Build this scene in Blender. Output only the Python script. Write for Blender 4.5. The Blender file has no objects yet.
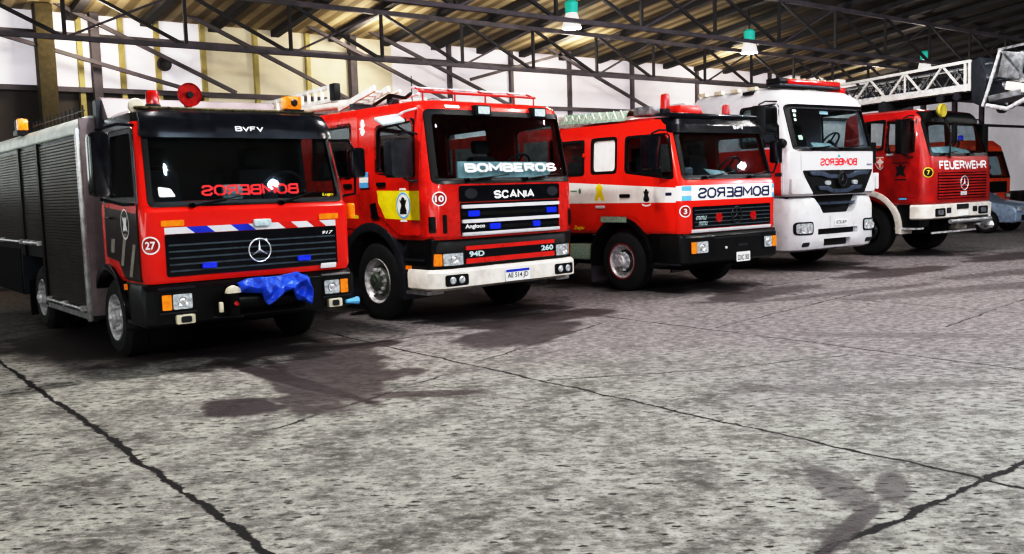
import bpy, bmesh, math, random
from mathutils import Vector, Matrix
from mathutils.geometry import tessellate_polygon
random.seed(7)
S = bpy.context.scene
COL = S.collection
PI = math.pi

# ------------------------------------------------------------------ materials
class NT:
    def __init__(s, m):
        m.use_nodes = True
        s.t = m.node_tree; s.t.nodes.clear()
    def n(s, kind, ins=None, **props):
        nd = s.t.nodes.new('ShaderNode' + kind)
        for k, v in props.items(): setattr(nd, k, v)
        for k, v in (ins or {}).items():
            if hasattr(v, 'is_output'): s.t.links.new(v, nd.inputs[k])
            else: nd.inputs[k].default_value = v
        return nd
    def m(s, op, a, b=0.0, c=None, clamp=False):
        d = {0: a, 1: b}
        if c is not None: d[2] = c
        return s.n('Math', d, operation=op, use_clamp=clamp).outputs[0]
    def mix(s, f, a, b, blend='MIX'):
        nd = s.n('Mix', {}, data_type='RGBA', blend_type=blend)
        for k, v in ((0, f), (6, a), (7, b)):
            if hasattr(v, 'is_output'): s.t.links.new(v, nd.inputs[k])
            else: nd.inputs[k].default_value = v if k == 0 else (*v, 1) if len(v) == 3 else v
        return nd.outputs[2]
    def noise(s, vec, scale, detail=4, rough=.6, dist=0):
        return s.n('TexNoise', {'Vector': vec, 'Scale': scale, 'Detail': detail, 'Roughness': rough, 'Distortion': dist}).outputs[0]
    def step(s, v, a, b):
        return s.n('MapRange', {0: v, 1: a, 2: b, 3: 0.0, 4: 1.0}, interpolation_type='SMOOTHSTEP').outputs[0]
    def out(s, sh):
        o = s.t.nodes.new('ShaderNodeOutputMaterial'); s.t.links.new(sh, o.inputs[0])

MATS = {}
def mat(name, col, rough=.5, metal=0., coat=0., emit=0., dirt=.25, scale=9., bump=0., spec=.5):
    if name in MATS: return MATS[name]
    m = bpy.data.materials.new(name); t = NT(m)
    co = t.n('TexCoord').outputs['Object']
    nz = t.noise(co, scale, 5)
    dk = tuple(c * (1 - dirt) for c in col)
    c = t.mix(t.step(nz, .3, .7), dk, col)
    r = t.m('MULTIPLY_ADD', nz, .25, rough - .12, clamp=True)
    d = {'Base Color': c, 'Roughness': r, 'Metallic': metal, 'Coat Weight': coat, 'Coat Roughness': .05, 'Specular IOR Level': spec}
    if emit:
        d['Emission Color'] = (*col, 1); d['Emission Strength'] = emit
    b = t.n('BsdfPrincipled', d)
    if bump:
        bp = t.n('Bump', {'Height': t.noise(co, scale * 6, 3), 'Strength': bump, 'Distance': .01})
        t.t.links.new(bp.outputs[0], b.inputs['Normal'])
    t.out(b.outputs[0]); MATS[name] = m; return m

def glass(name, tint, refl=.05, rough=.02):
    m = bpy.data.materials.new(name); t = NT(m)
    g = t.n('NewGeometry'); dt = t.n('VectorMath', {0: g.outputs['Normal'], 1: g.outputs['Incoming']}, operation='DOT_PRODUCT').outputs['Value']
    fr = t.m('POWER', t.m('SUBTRACT', 1.0, t.m('ABSOLUTE', dt), clamp=True), 5.0)
    f = t.m('MULTIPLY_ADD', fr, .9, .035 + refl, clamp=True)
    co = t.n('TexCoord').outputs['Object']
    nz = t.noise(co, 2.5, 4)
    tc = t.mix(t.step(nz, .35, .75), tint, tuple(c * .8 for c in tint))
    a = t.n('BsdfTransparent', {0: tc}).outputs[0]
    g = t.n('BsdfGlossy', {'Color': (.9, .95, 1, 1), 'Roughness': rough}).outputs[0]
    t.out(t.n('MixShader', {0: f, 1: a, 2: g}).outputs[0]); MATS[name] = m; return m

def bandmat(name, base, band, rng, rough=.25):
    """paint with a second colour between two heights; rng = (z_low_front, z_high_front, z_low_side, z_high_side, y_split)"""
    m = bpy.data.materials.new(name); t = NT(m)
    co = t.n('TexCoord').outputs['Object']
    xyz = t.n('SeparateXYZ', {0: co})
    y, z = xyz.outputs[1], xyz.outputs[2]
    f = t.m('GREATER_THAN', y, rng[4])
    # the side band's top edge climbs a little toward the rear
    lo = t.m('ADD', t.m('MULTIPLY', f, rng[2] - rng[0]), rng[0])
    hi = t.m('ADD', t.m('MULTIPLY', f, rng[3] - rng[1]), rng[1])
    hi = t.m('ADD', hi, t.m('MULTIPLY', t.m('MULTIPLY', f, y), rng[5]))
    k = t.m('MULTIPLY', t.m('GREATER_THAN', z, lo), t.m('LESS_THAN', z, hi))
    nz = t.noise(co, 6, 5)
    c = t.mix(k, base, band)
    c = t.mix(t.m('MULTIPLY', t.step(nz, .45, .8), .18), c, (.35, .2, .2), 'MULTIPLY')
    t.out(t.n('BsdfPrincipled', {'Base Color': c, 'Roughness': rough, 'Coat Weight': .5, 'Coat Roughness': .05}).outputs[0])
    MATS[name] = m; return m

RED = mat('red_paint', (.72, .022, .012), .28, coat=.6, dirt=.3, scale=3)
RED2 = mat('deep_red_paint', (.42, .012, .012), .35, coat=.4, dirt=.35, scale=4)
WHITE = mat('white_paint', (.74, .74, .77), .3, coat=.4, dirt=.14, scale=4)
CREAM = mat('cream_paint', (.82, .78, .72), .45, dirt=.25, scale=6)
BLACK = mat('black_plastic', (.006, .0065, .008), .38, dirt=.4, spec=.3)
GLOSSBLACK = mat('black_gloss', (.006, .007, .012), .2, coat=.3, dirt=.3, spec=.3)
SATIN = mat('dark_grey_plastic', (.028, .032, .042), .36, dirt=.4)
CHASSIS = mat('chassis_black', (.006, .006, .006), .8, dirt=.5, spec=.15)
RUBBER = mat('tyre_rubber', (.012, .012, .013), .75, dirt=.5, bump=.3)
STEEL = mat('painted_steel', (.82, .82, .85), .32, metal=.25, dirt=.5, scale=14)
CHROME = mat('chrome', (.85, .86, .88), .25, metal=.6, dirt=.2)
ALU = mat('brushed_aluminium', (.62, .63, .64), .38, metal=.75, dirt=.35, scale=12)
SHUTTER = mat('bronze_shutter', (.085, .066, .056), .36, metal=.6, dirt=.5, scale=2.5)
DECK = mat('pale_roof_rail', (.80, .84, .80), .4, dirt=.3, scale=4)
LILAC = mat('lilac_grey_panel', (.24, .20, .215), .5, dirt=.3, scale=4)
BLUE = mat('blue_paint', (.02, .05, .55), .35, dirt=.2)
SKY = mat('sky_blue', (.16, .48, .8), .4, dirt=.1)
YELLOW = mat('yellow_panel', (.95, .80, .012), .4, dirt=.15)
AMBER = mat('amber_lens', (.9, .28, .01), .2, coat=.6, emit=.25, dirt=.4, scale=30)
REDLENS = mat('red_lens', (.50, .010, .008), .15, coat=.8, emit=.06, dirt=.5, scale=24)
BLUELENS = mat('blue_lens', (.02, .06, .8), .15, coat=.8, emit=.25, dirt=.4, scale=30)
CLEARLENS = mat('clear_lens', (.78, .84, .88), .12, metal=.3, coat=.8, dirt=.55, scale=28)
LAMPGLASS = mat('pale_lamp_glass', (.62, .78, .8), .2, coat=.5, dirt=.35, scale=25)
WHITETXT = mat('white_lettering', (.9, .9, .9), .45, dirt=.08)
PALETXT = mat('pale_lettering', (.6, .75, .75), .45, dirt=.15)
REDTXT = mat('red_lettering', (.80, .008, .012), .5, emit=.05, dirt=.1)
NAVYTXT = mat('navy_lettering', (.015, .025, .09), .45, dirt=.1)
BLACKTXT = mat('black_lettering', (.01, .01, .012), .5, dirt=.1)
SEATM = mat('seat_fabric', (.03, .032, .04), .85, dirt=.3)
DASH = mat('dashboard', (.022, .025, .03), .6, dirt=.3)
CLOTH = mat('pale_cloth', (.55, .68, .66), .8, dirt=.3, bump=.3)
TARP = mat('blue_tarpaulin', (.006, .085, .62), .4, dirt=.45, scale=9, bump=.15)
BEIGE = mat('beige_plastic', (.75, .70, .55), .45, dirt=.3)
NET = mat('pale_green_net', (.42, .55, .45), .7, dirt=.5, scale=40, bump=.6)
LADDER = mat('ladder_metal', (.66, .66, .64), .45, metal=.0, dirt=.3, scale=8)
GREYM = mat('grey_machinery', (.30, .31, .33), .4, metal=.4, dirt=.6, scale=9)
OLIVE = mat('olive_hub', (.18, .22, .17), .45, metal=.4, dirt=.4)
WSGLASS = glass('windscreen_glass', (.66, .75, .80), .0)
SIDEGLASS = glass('side_glass', (.60, .70, .70), .05)
CLEARGLASS = glass('clear_glass', (.85, .9, .9), .0)
ORANGE = mat('orange_red_paint', (.80, .10, .03), .4, dirt=.35, scale=3)
SILVERBLUE = mat('silver_blue_paint', (.42, .52, .66), .3, metal=.35, coat=.4, dirt=.25)
OCHRE = mat('ochre_paint', (.75, .38, .03), .5, dirt=.3, scale=3)

# ------------------------------------------------------------------ mesh helpers
def tag(o, label=None, cat=None, group=None, kind=None):
    for k, v in (('label', label), ('category', cat), ('group', group), ('kind', kind)):
        if v: o[k] = v
    return o
def empty(name, loc, rz=0, label=None, cat=None, group=None):
    o = bpy.data.objects.new(name, None); COL.objects.link(o)
    o.location = loc; o.rotation_euler = (0, 0, rz); o.empty_display_size = .2
    return tag(o, label, cat, group)

def rrect(x0, y0, x1, y1, r=.05, n=4):
    return rpoly([(x0, y0), (x1, y0), (x1, y1), (x0, y1)], r, n)
def rpoly(pts, r=.05, n=4):
    out = []; N = len(pts)
    for i in range(N):
        p = Vector(pts[i]); a = Vector(pts[i - 1]) - p; b = Vector(pts[(i + 1) % N]) - p
        ri = min(r, a.length * .45, b.length * .45)
        p0 = p + a.normalized() * ri; p1 = p + b.normalized() * ri
        for k in range(n + 1):
            t = k / n
            q = p0 * (1 - t) ** 2 + p * 2 * t * (1 - t) + p1 * t * t
            out.append((q.x, q.y))
    return out
def ell(cx, cy, rx, ry, n=24, a0=0, a1=2 * PI):
    full = abs(a1 - a0 - 2 * PI) < 1e-6
    m = n if full else n + 1
    return [(cx + rx * math.cos(a0 + (a1 - a0) * i / n), cy + ry * math.sin(a0 + (a1 - a0) * i / n)) for i in range(m)]
def star(cx, cy, r0, r1, k, rot=0):
    return [(cx + (r0 if i % 2 == 0 else r1) * math.cos(rot + PI * i / k), cy + (r0 if i % 2 == 0 else r1) * math.sin(rot + PI * i / k)) for i in range(2 * k)]

_txt = {}
def text2d(txt, bold=0., shear=0.):
    k = (txt, bold, shear)
    if k not in _txt:
        cu = bpy.data.curves.new('lettering', 'FONT'); cu.body = txt; cu.offset = bold; cu.shear = shear; cu.resolution_u = 4
        ob = bpy.data.objects.new('lettering', cu); COL.objects.link(ob)
        dg = bpy.context.evaluated_depsgraph_get(); dg.update()
        me = ob.evaluated_get(dg).to_mesh()
        v = [(p.co.x, p.co.y) for p in me.vertices]; f = [tuple(p.vertices) for p in me.polygons]
        ob.evaluated_get(dg).to_mesh_clear()
        bpy.data.objects.remove(ob); bpy.data.curves.remove(cu)
        x0 = min(p[0] for p in v); x1 = max(p[0] for p in v); y0 = min(p[1] for p in v); y1 = max(p[1] for p in v)
        _txt[k] = ([((p[0] - x0) / (x1 - x0), (p[1] - y0) / (y1 - y0)) for p in v], f)
    return _txt[k]

GLYPH = {'B': ([[(0, 0), (0, 1), (.58, 1), (.76, .88), (.76, .66), (.58, .53), (0, .53)], [(.58, .53), (.82, .40), (.82, .14), (.64, 0), (0, 0)]], .8),
 'O': ([[(.22, 0), (.62, 0), (.84, .24), (.84, .76), (.62, 1), (.22, 1), (0, .76), (0, .24), (.22, 0), (.62, 0)]], .84),
 'M': ([[(0, 0), (0, 1), (.5, .3), (1, 1), (1, 0)]], 1), 'E': ([[(.74, 0), (0, 0), (0, 1), (.74, 1)], [(0, .5), (.64, .5)]], .74),
 'R': ([[(0, 0), (0, 1), (.58, 1), (.78, .87), (.78, .65), (.58, .5), (0, .5)], [(.42, .5), (.82, 0)]], .8),
 'S': ([[(.78, .78), (.60, 1), (.2, 1), (0, .86), (0, .67), (.2, .54), (.6, .47), (.8, .33), (.8, .15), (.6, 0), (.2, 0), (0, .22)]], .8),
 'C': ([[(.8, .74), (.6, 1), (.22, 1), (0, .76), (0, .24), (.22, 0), (.6, 0), (.8, .26)]], .8),
 'A': ([[(0, 0), (.44, 1), (.88, 0)], [(.14, .3), (.74, .3)]], .88), 'N': ([[(0, 0), (0, 1), (.8, 0), (.8, 1)]], .8), 'I': ([[(0, 0), (0, 1)]], 0),
 'V': ([[(0, 1), (.42, 0), (.84, 1)]], .84), 'F': ([[(0, 0), (0, 1), (.72, 1)], [(0, .52), (.6, .52)]], .72),
 'U': ([[(0, 1), (0, .22), (.2, 0), (.6, 0), (.8, .22), (.8, 1)]], .8), 'W': ([[(0, 1), (.28, 0), (.56, .8), (.84, 0), (1.12, 1)]], 1.12),
 'H': ([[(0, 0), (0, 1)], [(.8, 0), (.8, 1)], [(0, .5), (.8, .5)]], .8)}
def block2d(txt, t, gap=.06):
    """heavy block capitals drawn as mitred strokes"""
    V = []; F = []; x0 = t
    for ch in txt:
        lines, w = GLYPH[ch]
        for ln in lines:
            P = [Vector((x0 + x, t + y * (1 - 2 * t))) for x, y in ln]; n = len(P); L = []; R = []
            for i in range(n):
                d0 = (P[i] - P[i - 1]).normalized() if i else (P[1] - P[0]).normalized()
                d1 = (P[i + 1] - P[i]).normalized() if i < n - 1 else d0
                m = Vector((-(d0.y + d1.y), d0.x + d1.x)); m.normalize()
                k = t / max(.5, m.dot(Vector((-d1.y, d1.x))))
                e = Vector((0, 0))
                if i == 0: e = -d1 * t * (abs(d1.x) > .9) * 0
                L.append(P[i] + m * k + e); R.append(P[i] - m * k + e)
            b = len(V); V += [(p.x, p.y) for p in L] + [(p.x, p.y) for p in R]
            F += [(b + i, b + i + 1, b + n + i + 1, b + n + i) for i in range(n - 1)]
        x0 += w + 2 * t + gap
    xs = [v[0] for v in V]; ys = [v[1] for v in V]; a, d = min(xs), max(xs); e, f = min(ys), max(ys)
    return [((x - a) / (d - a), (y - e) / (f - e)) for x, y in V], F

class MB:
    def __init__(s): s.v = []; s.f = []
    def add(s, vs, fs):
        b = len(s.v); s.v += [tuple(p) for p in vs]; s.f += [tuple(i + b for i in f) for f in fs]; return s
    def box(s, x0, x1, y0, y1, z0, z1):
        return s.add([(x, y, z) for x in (x0, x1) for y in (y0, y1) for z in (z0, z1)],
                     [(0, 1, 3, 2), (4, 6, 7, 5), (0, 4, 5, 1), (2, 3, 7, 6), (0, 2, 6, 4), (1, 5, 7, 3)])
    def obox(s, c, size, M):
        hx, hy, hz = (d / 2 for d in size); c = Vector(c)
        vs = [c + M @ Vector((x, y, z)) for x in (-hx, hx) for y in (-hy, hy) for z in (-hz, hz)]
        return s.add(vs, [(0, 1, 3, 2), (4, 6, 7, 5), (0, 4, 5, 1), (2, 3, 7, 6), (0, 2, 6, 4), (1, 5, 7, 3)])
    def bar(s, p, q, w, h=None, up=(0, 0, 1)):
        p = Vector(p); q = Vector(q); d = (q - p); L = d.length; d.normalize(); u = Vector(up)
        if abs(d.dot(u)) > .99: u = Vector((1, 0, 0))
        r = d.cross(u).normalized(); u = r.cross(d)
        return s.obox((p + q) / 2, (w, L, h or w), Matrix((r, d, u)).transposed())
    def tube(s, pts, r, n=8, closed=False):
        pts = [Vector(p) for p in pts]; N = len(pts); rings = []
        pr = None
        for i, p in enumerate(pts):
            if closed: d = pts[(i + 1) % N] - pts[i - 1]
            else: d = pts[min(i + 1, N - 1)] - pts[max(i - 1, 0)]
            d.normalize()
            if pr is None:
                u = Vector((0, 0, 1)) if abs(d.z) < .9 else Vector((1, 0, 0))
                pr = d.cross(u).normalized()
            else:
                pr = (pr - d * pr.dot(d)).normalized()
            w = pr.cross(d)
            rr = r[i] if isinstance(r, (list, tuple)) else r
            rings.append([p + pr * rr * math.cos(2 * PI * k / n) + w * rr * math.sin(2 * PI * k / n) for k in range(n)])
        vs = [p for g in rings for p in g]; fs = []
        for i in range(N if closed else N - 1):
            j = (i + 1) % N
            for k in range(n): fs.append((i * n + k, i * n + (k + 1) % n, j * n + (k + 1) % n, j * n + k))
        if not closed: fs += [tuple(range(n)), tuple((N - 1) * n + k for k in range(n))]
        return s.add(vs, fs)
    def lathe(s, prof, origin=(0, 0, 0), axis='x', n=28, a0=0, a1=2 * PI, sx=1, sy=1):
        """prof: (along, radius)"""
        o = Vector(origin); vs = []; fs = []; full = abs(a1 - a0 - 2 * PI) < 1e-6; m = n if full else n + 1
        for (h, r) in prof:
            for k in range(m):
                a = a0 + (a1 - a0) * k / n; c, d = r * math.cos(a) * sx, r * math.sin(a) * sy
                vs.append(o + Vector({'x': (h, c, d), 'y': (c, h, d), 'z': (c, d, h)}[axis]))
        P = len(prof)
        for i in range(P - 1):
            for k in range(n if full else n):
                k2 = (k + 1) % m
                fs.append((i * m + k, i * m + k2, (i + 1) * m + k2, (i + 1) * m + k))
        return s.add(vs, fs)
    def prism(s, poly, fmap, a, b):
        """closed outline extruded: fmap(u, v, depth)"""
        n = len(poly)
        vs = [fmap(x, y, a) for x, y in poly] + [fmap(x, y, b) for x, y in poly]
        fs = [tuple(range(n)), tuple(range(n, 2 * n))] + [(i, (i + 1) % n, n + (i + 1) % n, n + i) for i in range(n)]
        return s.add(vs, fs)
    def patch(s, outer, holes, fmap, a, b=None, grid=.12):
        """outline with holes, laid on a surface; a thin plate between offsets a and b, or a sheet at a"""
        loops = [outer] + list(holes or [])
        flat = [p for l in loops for p in l]
        tris = tessellate_polygon([[Vector((p[0], p[1], 0)) for p in l] for l in loops])
        bm = bmesh.new(); vv = [bm.verts.new((p[0], p[1], 0)) for p in flat]
        for t in tris:
            try: bm.faces.new([vv[i] for i in t])
            except ValueError: pass
        bmesh.ops.recalc_face_normals(bm, faces=bm.faces)
        if grid:
            xs = [p[0] for p in outer]; ys = [p[1] for p in outer]
            for ax, lo, hi in ((0, min(xs), max(xs)), (1, min(ys), max(ys))):
                k = int((hi - lo) / grid)
                for i in range(1, k + 1):
                    c = lo + (hi - lo) * i / (k + 1); no = (1, 0, 0) if ax == 0 else (0, 1, 0)
                    co = (c, 0, 0) if ax == 0 else (0, c, 0)
                    bmesh.ops.bisect_plane(bm, geom=bm.verts[:] + bm.edges[:] + bm.faces[:], plane_co=co, plane_no=no, dist=1e-5)
        bm.verts.index_update(); bm.edges.ensure_lookup_table()
        P = [(w.co.x, w.co.y) for w in bm.verts]; F = [tuple(w.index for w in f.verts) for f in bm.faces]
        E = [(e.verts[0].index, e.verts[1].index) for e in bm.edges if len(e.link_faces) == 1]
        bm.free(); n = len(P)
        vs = [fmap(x, y, a) for x, y in P]; fs = list(F)
        if b is not None:
            vs += [fmap(x, y, b) for x, y in P]
            fs += [tuple(i + n for i in reversed(f)) for f in F] + [(i, j, j + n, i + n) for i, j in E]
        return s.add(vs, fs)
    def text(s, txt, a0, a1, b0, b1, fmap, off, bold=.015, shear=0.):
        v, f = text2d(txt, bold, shear)
        return s.add([fmap(a0 + (a1 - a0) * x, b0 + (b1 - b0) * y, off) for x, y in v], f)
    def block(s, txt, a0, a1, b0, b1, fmap, off, t=.095):
        v, f = block2d(txt, t)
        return s.add([fmap(a0 + (a1 - a0) * x, b0 + (b1 - b0) * y, off) for x, y in v], f)
    def build(s, name, m, parent=None, bevel=0., angle=35, label=None, seg=2, merge=True):
        me = bpy.data.meshes.new(name); me.from_pydata(s.v, [], s.f)
        bm = bmesh.new(); bm.from_mesh(me)
        if merge: bmesh.ops.remove_doubles(bm, verts=bm.verts, dist=1e-5)
        bmesh.ops.recalc_face_normals(bm, faces=bm.faces)
        if bevel:
            es = [e for e in bm.edges if len(e.link_faces) == 2 and e.calc_face_angle(0) > .6]
            bmesh.ops.bevel(bm, geom=es, offset=bevel, segments=seg, affect='EDGES', clamp_overlap=True, profile=.6)
        bm.to_mesh(me); bm.free()
        for p in me.polygons: p.use_smooth = True
        me.set_sharp_from_angle(angle=math.radians(angle))
        me.materials.append(m)
        o = bpy.data.objects.new(name, me); COL.objects.link(o)
        if parent: o.parent = parent
        if label: o['label'] = label
        return o

def boolean(o, cutters, op='DIFFERENCE'):
    for c in cutters:
        c.parent = o.parent
        md = o.modifiers.new('b', 'BOOLEAN'); md.object = c; md.operation = op; md.solver = 'EXACT'
    bpy.context.view_layer.update()
    dg = bpy.context.evaluated_depsgraph_get()
    me = bpy.data.meshes.new_from_object(o.evaluated_get(dg))
    o.modifiers.clear(); old = o.data; nm = old.name; o.data = me; bpy.data.meshes.remove(old); me.name = nm
    for p in me.polygons: p.use_smooth = True
    me.set_sharp_from_angle(angle=math.radians(32))
    for c in cutters:
        d = c.data; bpy.data.objects.remove(c); bpy.data.meshes.remove(d)

X_, Y_, Z_ = 'x', 'y', 'z'
def side(x):      # flat side plane map: (y, z, off) -> left side is negative
    sg = -1 if x < 0 else 1
    return lambda a, b, off: (x + sg * off, a, b)
def front(y):
    return lambda a, b, off: (a, y - off, b)
def top(z):
    return lambda a, b, off: (a, b, z + off)

# ------------------------------------------------------------------ cab
class Cab:
    def __init__(s, secs): s.s = secs          # (z, yfront, halfwidth, corner, yback)
    def at(s, z):
        q = s.s
        if z <= q[0][0]: return q[0]
        for a, b in zip(q, q[1:]):
            if z <= b[0]:
                t = (z - a[0]) / (b[0] - a[0]); return tuple(i + (j - i) * t for i, j in zip(a, b))
        return q[-1]
    def front(s, x, z, off):
        _, yf, hw, r, yb = s.at(z)
        hw += off; r += off; yf -= off; c = hw - r
        ax = abs(x)
        if ax <= c: y = yf
        elif ax >= hw: y = yf + r
        else: y = yf + r - math.sqrt(max(r * r - (ax - c) ** 2, 0))
        return (max(-hw, min(hw, x)), y, z)
    def side(s, sg):
        def f(y, z, off):
            _, yf, hw, r, yb = s.at(z)
            hw += off; r += off; yf -= off
            x = hw
            if y < yf + r:
                d = yf + r - y
                x = hw - r + math.sqrt(max(r * r - d * d, 0))
            return (sg * x, y, z)
        return f
    def corner(s, t_mid, z_mid):
        """wrap map round the left front corner: a = arc length from the corner's middle (positive towards the middle of the front)"""
        def f(a, b, off):
            _, yf, hw, r, yb = s.at(b)
            ang = PI * 1.25 + a / max(r, .05)
            if ang > 1.5 * PI: return (-hw + r + (ang - 1.5 * PI) * r, yf - off, b)
            if ang < PI: return (-hw - off, yf + r + (PI - ang) * r, b)
            return (-hw + r + (r + off) * math.cos(ang), yf + r + (r + off) * math.sin(ang), b)
        return f
    def loft(s, t=0., name='loft', nc=7):
        mb = MB(); rings = []
        q = [list(a) for a in s.s]
        if t:
            zs0, zs1 = q[0][0] + t, q[-1][0] - t
            zz = sorted({zs0, zs1} | {a[0] for a in q if zs0 < a[0] < zs1})
            q = []
            for z in zz:
                _, yf, hw, r, yb = s.at(z)
                q.append([z, yf + t, hw - t, max(r - t, .02), yb - t])
        for z, yf, hw, r, yb in q:
            ring = [(-hw, yb, z)]
            for k in range(nc + 1):
                a = PI + .5 * PI * k / nc; ring.append((-hw + r + r * math.cos(a), yf + r + r * math.sin(a), z))
            for k in range(nc + 1):
                a = 1.5 * PI + .5 * PI * k / nc; ring.append((hw - r + r * math.cos(a), yf + r + r * math.sin(a), z))
            ring.append((hw, yb, z)); rings.append(ring)
        n = len(rings[0]); vs = [p for g in rings for p in g]; fs = []
        for i in range(len(rings) - 1):
            for k in range(n): fs.append((i * n + k, i * n + (k + 1) % n, (i + 1) * n + (k + 1) % n, (i + 1) * n + k))
        fs += [tuple(range(n)), tuple((len(rings) - 1) * n + k for k in range(n))]
        return mb.add(vs, fs)
    def shell(s, m, parent, ws, wins, arches, t=.05, rear=None, name='cab'):
        o = s.loft().build(name, m, parent)
        cut = [s.loft(t).build('cut', m)]
        if ws:
            ym = min(a[1] for a in s.s)
            cut.append(MB().prism(ws, lambda x, z, d: (x, d, z), ym - .4, ym + .62).build('cut', m))
        for poly in wins:
            for sg in (-1, 1):
                cut.append(MB().prism(poly, lambda y, z, d: (sg * d, y, z), .7, 1.6).build('cut', m))
        if rear: cut.append(MB().prism(rear, lambda x, z, d: (x, d, z), s.s[0][4] - .3, s.s[0][4] + .3).build('cut', m))
        for (y, z, r) in arches:
            cut.append(MB().lathe([(-1.7, 0), (-1.7, r), (1.7, r), (1.7, 0)], (0, y, z), 'x', 32).build('cut', m))
        boolean(o, cut)
        return o

def wheel(parent, x, y, r, w, rimr, rimmat, sg, hubmat=None, dual=False, nuts=10, ring=None):
    """sg = outward side; x = outer face of the tyre"""
    o = (x, y, r); d = -sg
    pr = [(0.02 * d, rimr), (0, rimr * 1.06), (0, r * .86), (.03 * d, r * .96), (.05 * d, r), ((w - .05) * d, r), ((w - .02) * d, r * .95), (w * d, r * .85), (w * d, rimr)]
    mb = MB().lathe(pr, o, 'x', 40)
    for k in range(4):                                          # tread grooves stand a little proud
        h = .07 + (w - .14) * k / 3
        mb.lathe([((h - .018) * d, r), ((h - .018) * d, r + .006), ((h + .018) * d, r + .006), ((h + .018) * d, r)], o, 'x', 40)
    if dual: mb.lathe([((w + .04 + (p[0] * d)) * d, p[1]) for p in pr], o, 'x', 32)
    t = mb.build('wheel', RUBBER, parent, label='black tyre with its wheel')
    R = rimr
    if dual: rp = [(.01 * d, R), (0, R * .97), (.03 * d, R * .93), (.16 * d, R * .82), (.17 * d, R * .5), (.12 * d, R * .42), (.12 * d, 0)]
    else: rp = [(.015 * d, R * 1.02), (-.005 * d, R), (.012 * d, R * .92), (.075 * d, R * .84), (.08 * d, R * .72), (.055 * d, R * .62), (.02 * d, R * .42), (.02 * d, R * .38)]
    nb = MB().lathe(rp, o, 'x', 36)
    if not dual: MB().lathe([(.03 * d, R * .40), (.045 * d, R * .60), (.074 * d, R * .70)], o, 'x', 28).build('rim_dish', hubmat or SATIN, t)
    hb = MB(); h0 = .02 if not dual else .12
    hb.lathe([(h0 * d, R * .40), (-.03 * d, R * .38), (-.05 * d, R * .30), (-.05 * d, R * .14), (-.065 * d, R * .12), (-.065 * d, 0)], o, 'x', 24)
    hb.build('hub_cap', hubmat or rimmat, t)
    for k in range(nuts):
        a = 2 * PI * k / nuts; c = (x + (h0 + .01) * d, y + R * .52 * math.cos(a), r + R * .52 * math.sin(a))
        nb.lathe([(0, .022), (-.05 * d, .02), (-.052 * d, 0)], c, 'x', 8)
    nb.build('rim', rimmat, t)
    if ring: MB().lathe([(-.004 * d, R * 1.1), (-.008 * d, R * 1.07), (-.004 * d, R * 1.03)], o, 'x', 40).build('rim_ring', ring, t, label='red painted ring round the rim')
    return t

def seat(parent, x, y, z, m=SEATM):
    mb = MB()
    mb.prism(rrect(-.25, -.24, .25, .24, .07), lambda a, b, d: (x + a, y + b, z + d), 0, .14)
    mb.prism(rpoly([(-.24, .1), (.24, .1), (.21, .68), (-.21, .68)], .08), lambda a, b, d: (x + a, y + .2 + d + b * .12, z + b), 0, .13)
    mb.prism(rpoly([(-.13, .72), (.13, .72), (.12, .9), (-.12, .9)], .05), lambda a, b, d: (x + a, y + .21 + d + b * .12, z + b), 0, .1)
    mb.box(x - .18, x + .18, y - .15, y + .15, z - .25, z)
    return mb.build('seat', m, parent, bevel=.015)

def steering(parent, x, y, z, r=.22, tilt=.9):
    M = Matrix.Rotation(-tilt, 3, 'X') ; c = Vector((x, y, z))
    mb = MB(); n = 24
    mb.tube([c + M @ Vector((r * math.cos(2 * PI * k / n), r * math.sin(2 * PI * k / n), 0)) for k in range(n)], .016, 8, True)
    for a in (.5, PI - .5, 1.5 * PI): mb.tube([c, c + M @ Vector((r * math.cos(a), r * math.sin(a), 0))], .014, 6)
    mb.tube([c + M @ Vector((0, 0, .02)), c + M @ Vector((0, 0, -.35))], [.05, .03], 10)
    return mb.build('steering_wheel', SATIN, parent)

def mirror(parent, x, y, z0, z1, w, sg, pts, depth=.12, m=BLACK):
    """housing standing across the driving direction, with tubular arms"""
    mb = MB().prism(rrect(x - w / 2, z0, x + w / 2, z1, .05), lambda a, b, d: (a, y + d + .015 * math.cos((a - x) / w * PI) * (-3), b), 0, depth)
    o = mb.build('mirror', m, parent, bevel=.012)
    MB().patch(rrect(x - w / 2 + .02, z0 + .02, x + w / 2 - .02, z1 - .02, .04), [], lambda a, b, off: (a, y + depth + off, b), .003, grid=0).build('mirror_glass', CHROME, o)
    for p in pts: MB().tube(p, .014, 8).build('mirror_arm', m, o)
    return o

def wiper(parent, cab, x0, z0, x1, z1, off=.035):
    n = 8; f = lambda t: Vector(cab.front(x0 + (x1 - x0) * t, z0 + (z1 - z0) * t, off))
    mb = MB().tube([f(i / n) for i in range(n // 2 + 2)], .011, 6)
    mb.tube([f(.25 + .75 * i / n) + Vector((0, .012, .0)) for i in range(n + 1)], .007, 6)
    mb.lathe([(-.03, .025), (.03, .025), (.03, 0)], f(0), 'y', 10)
    return mb.build('wiper', BLACK, parent)

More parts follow.
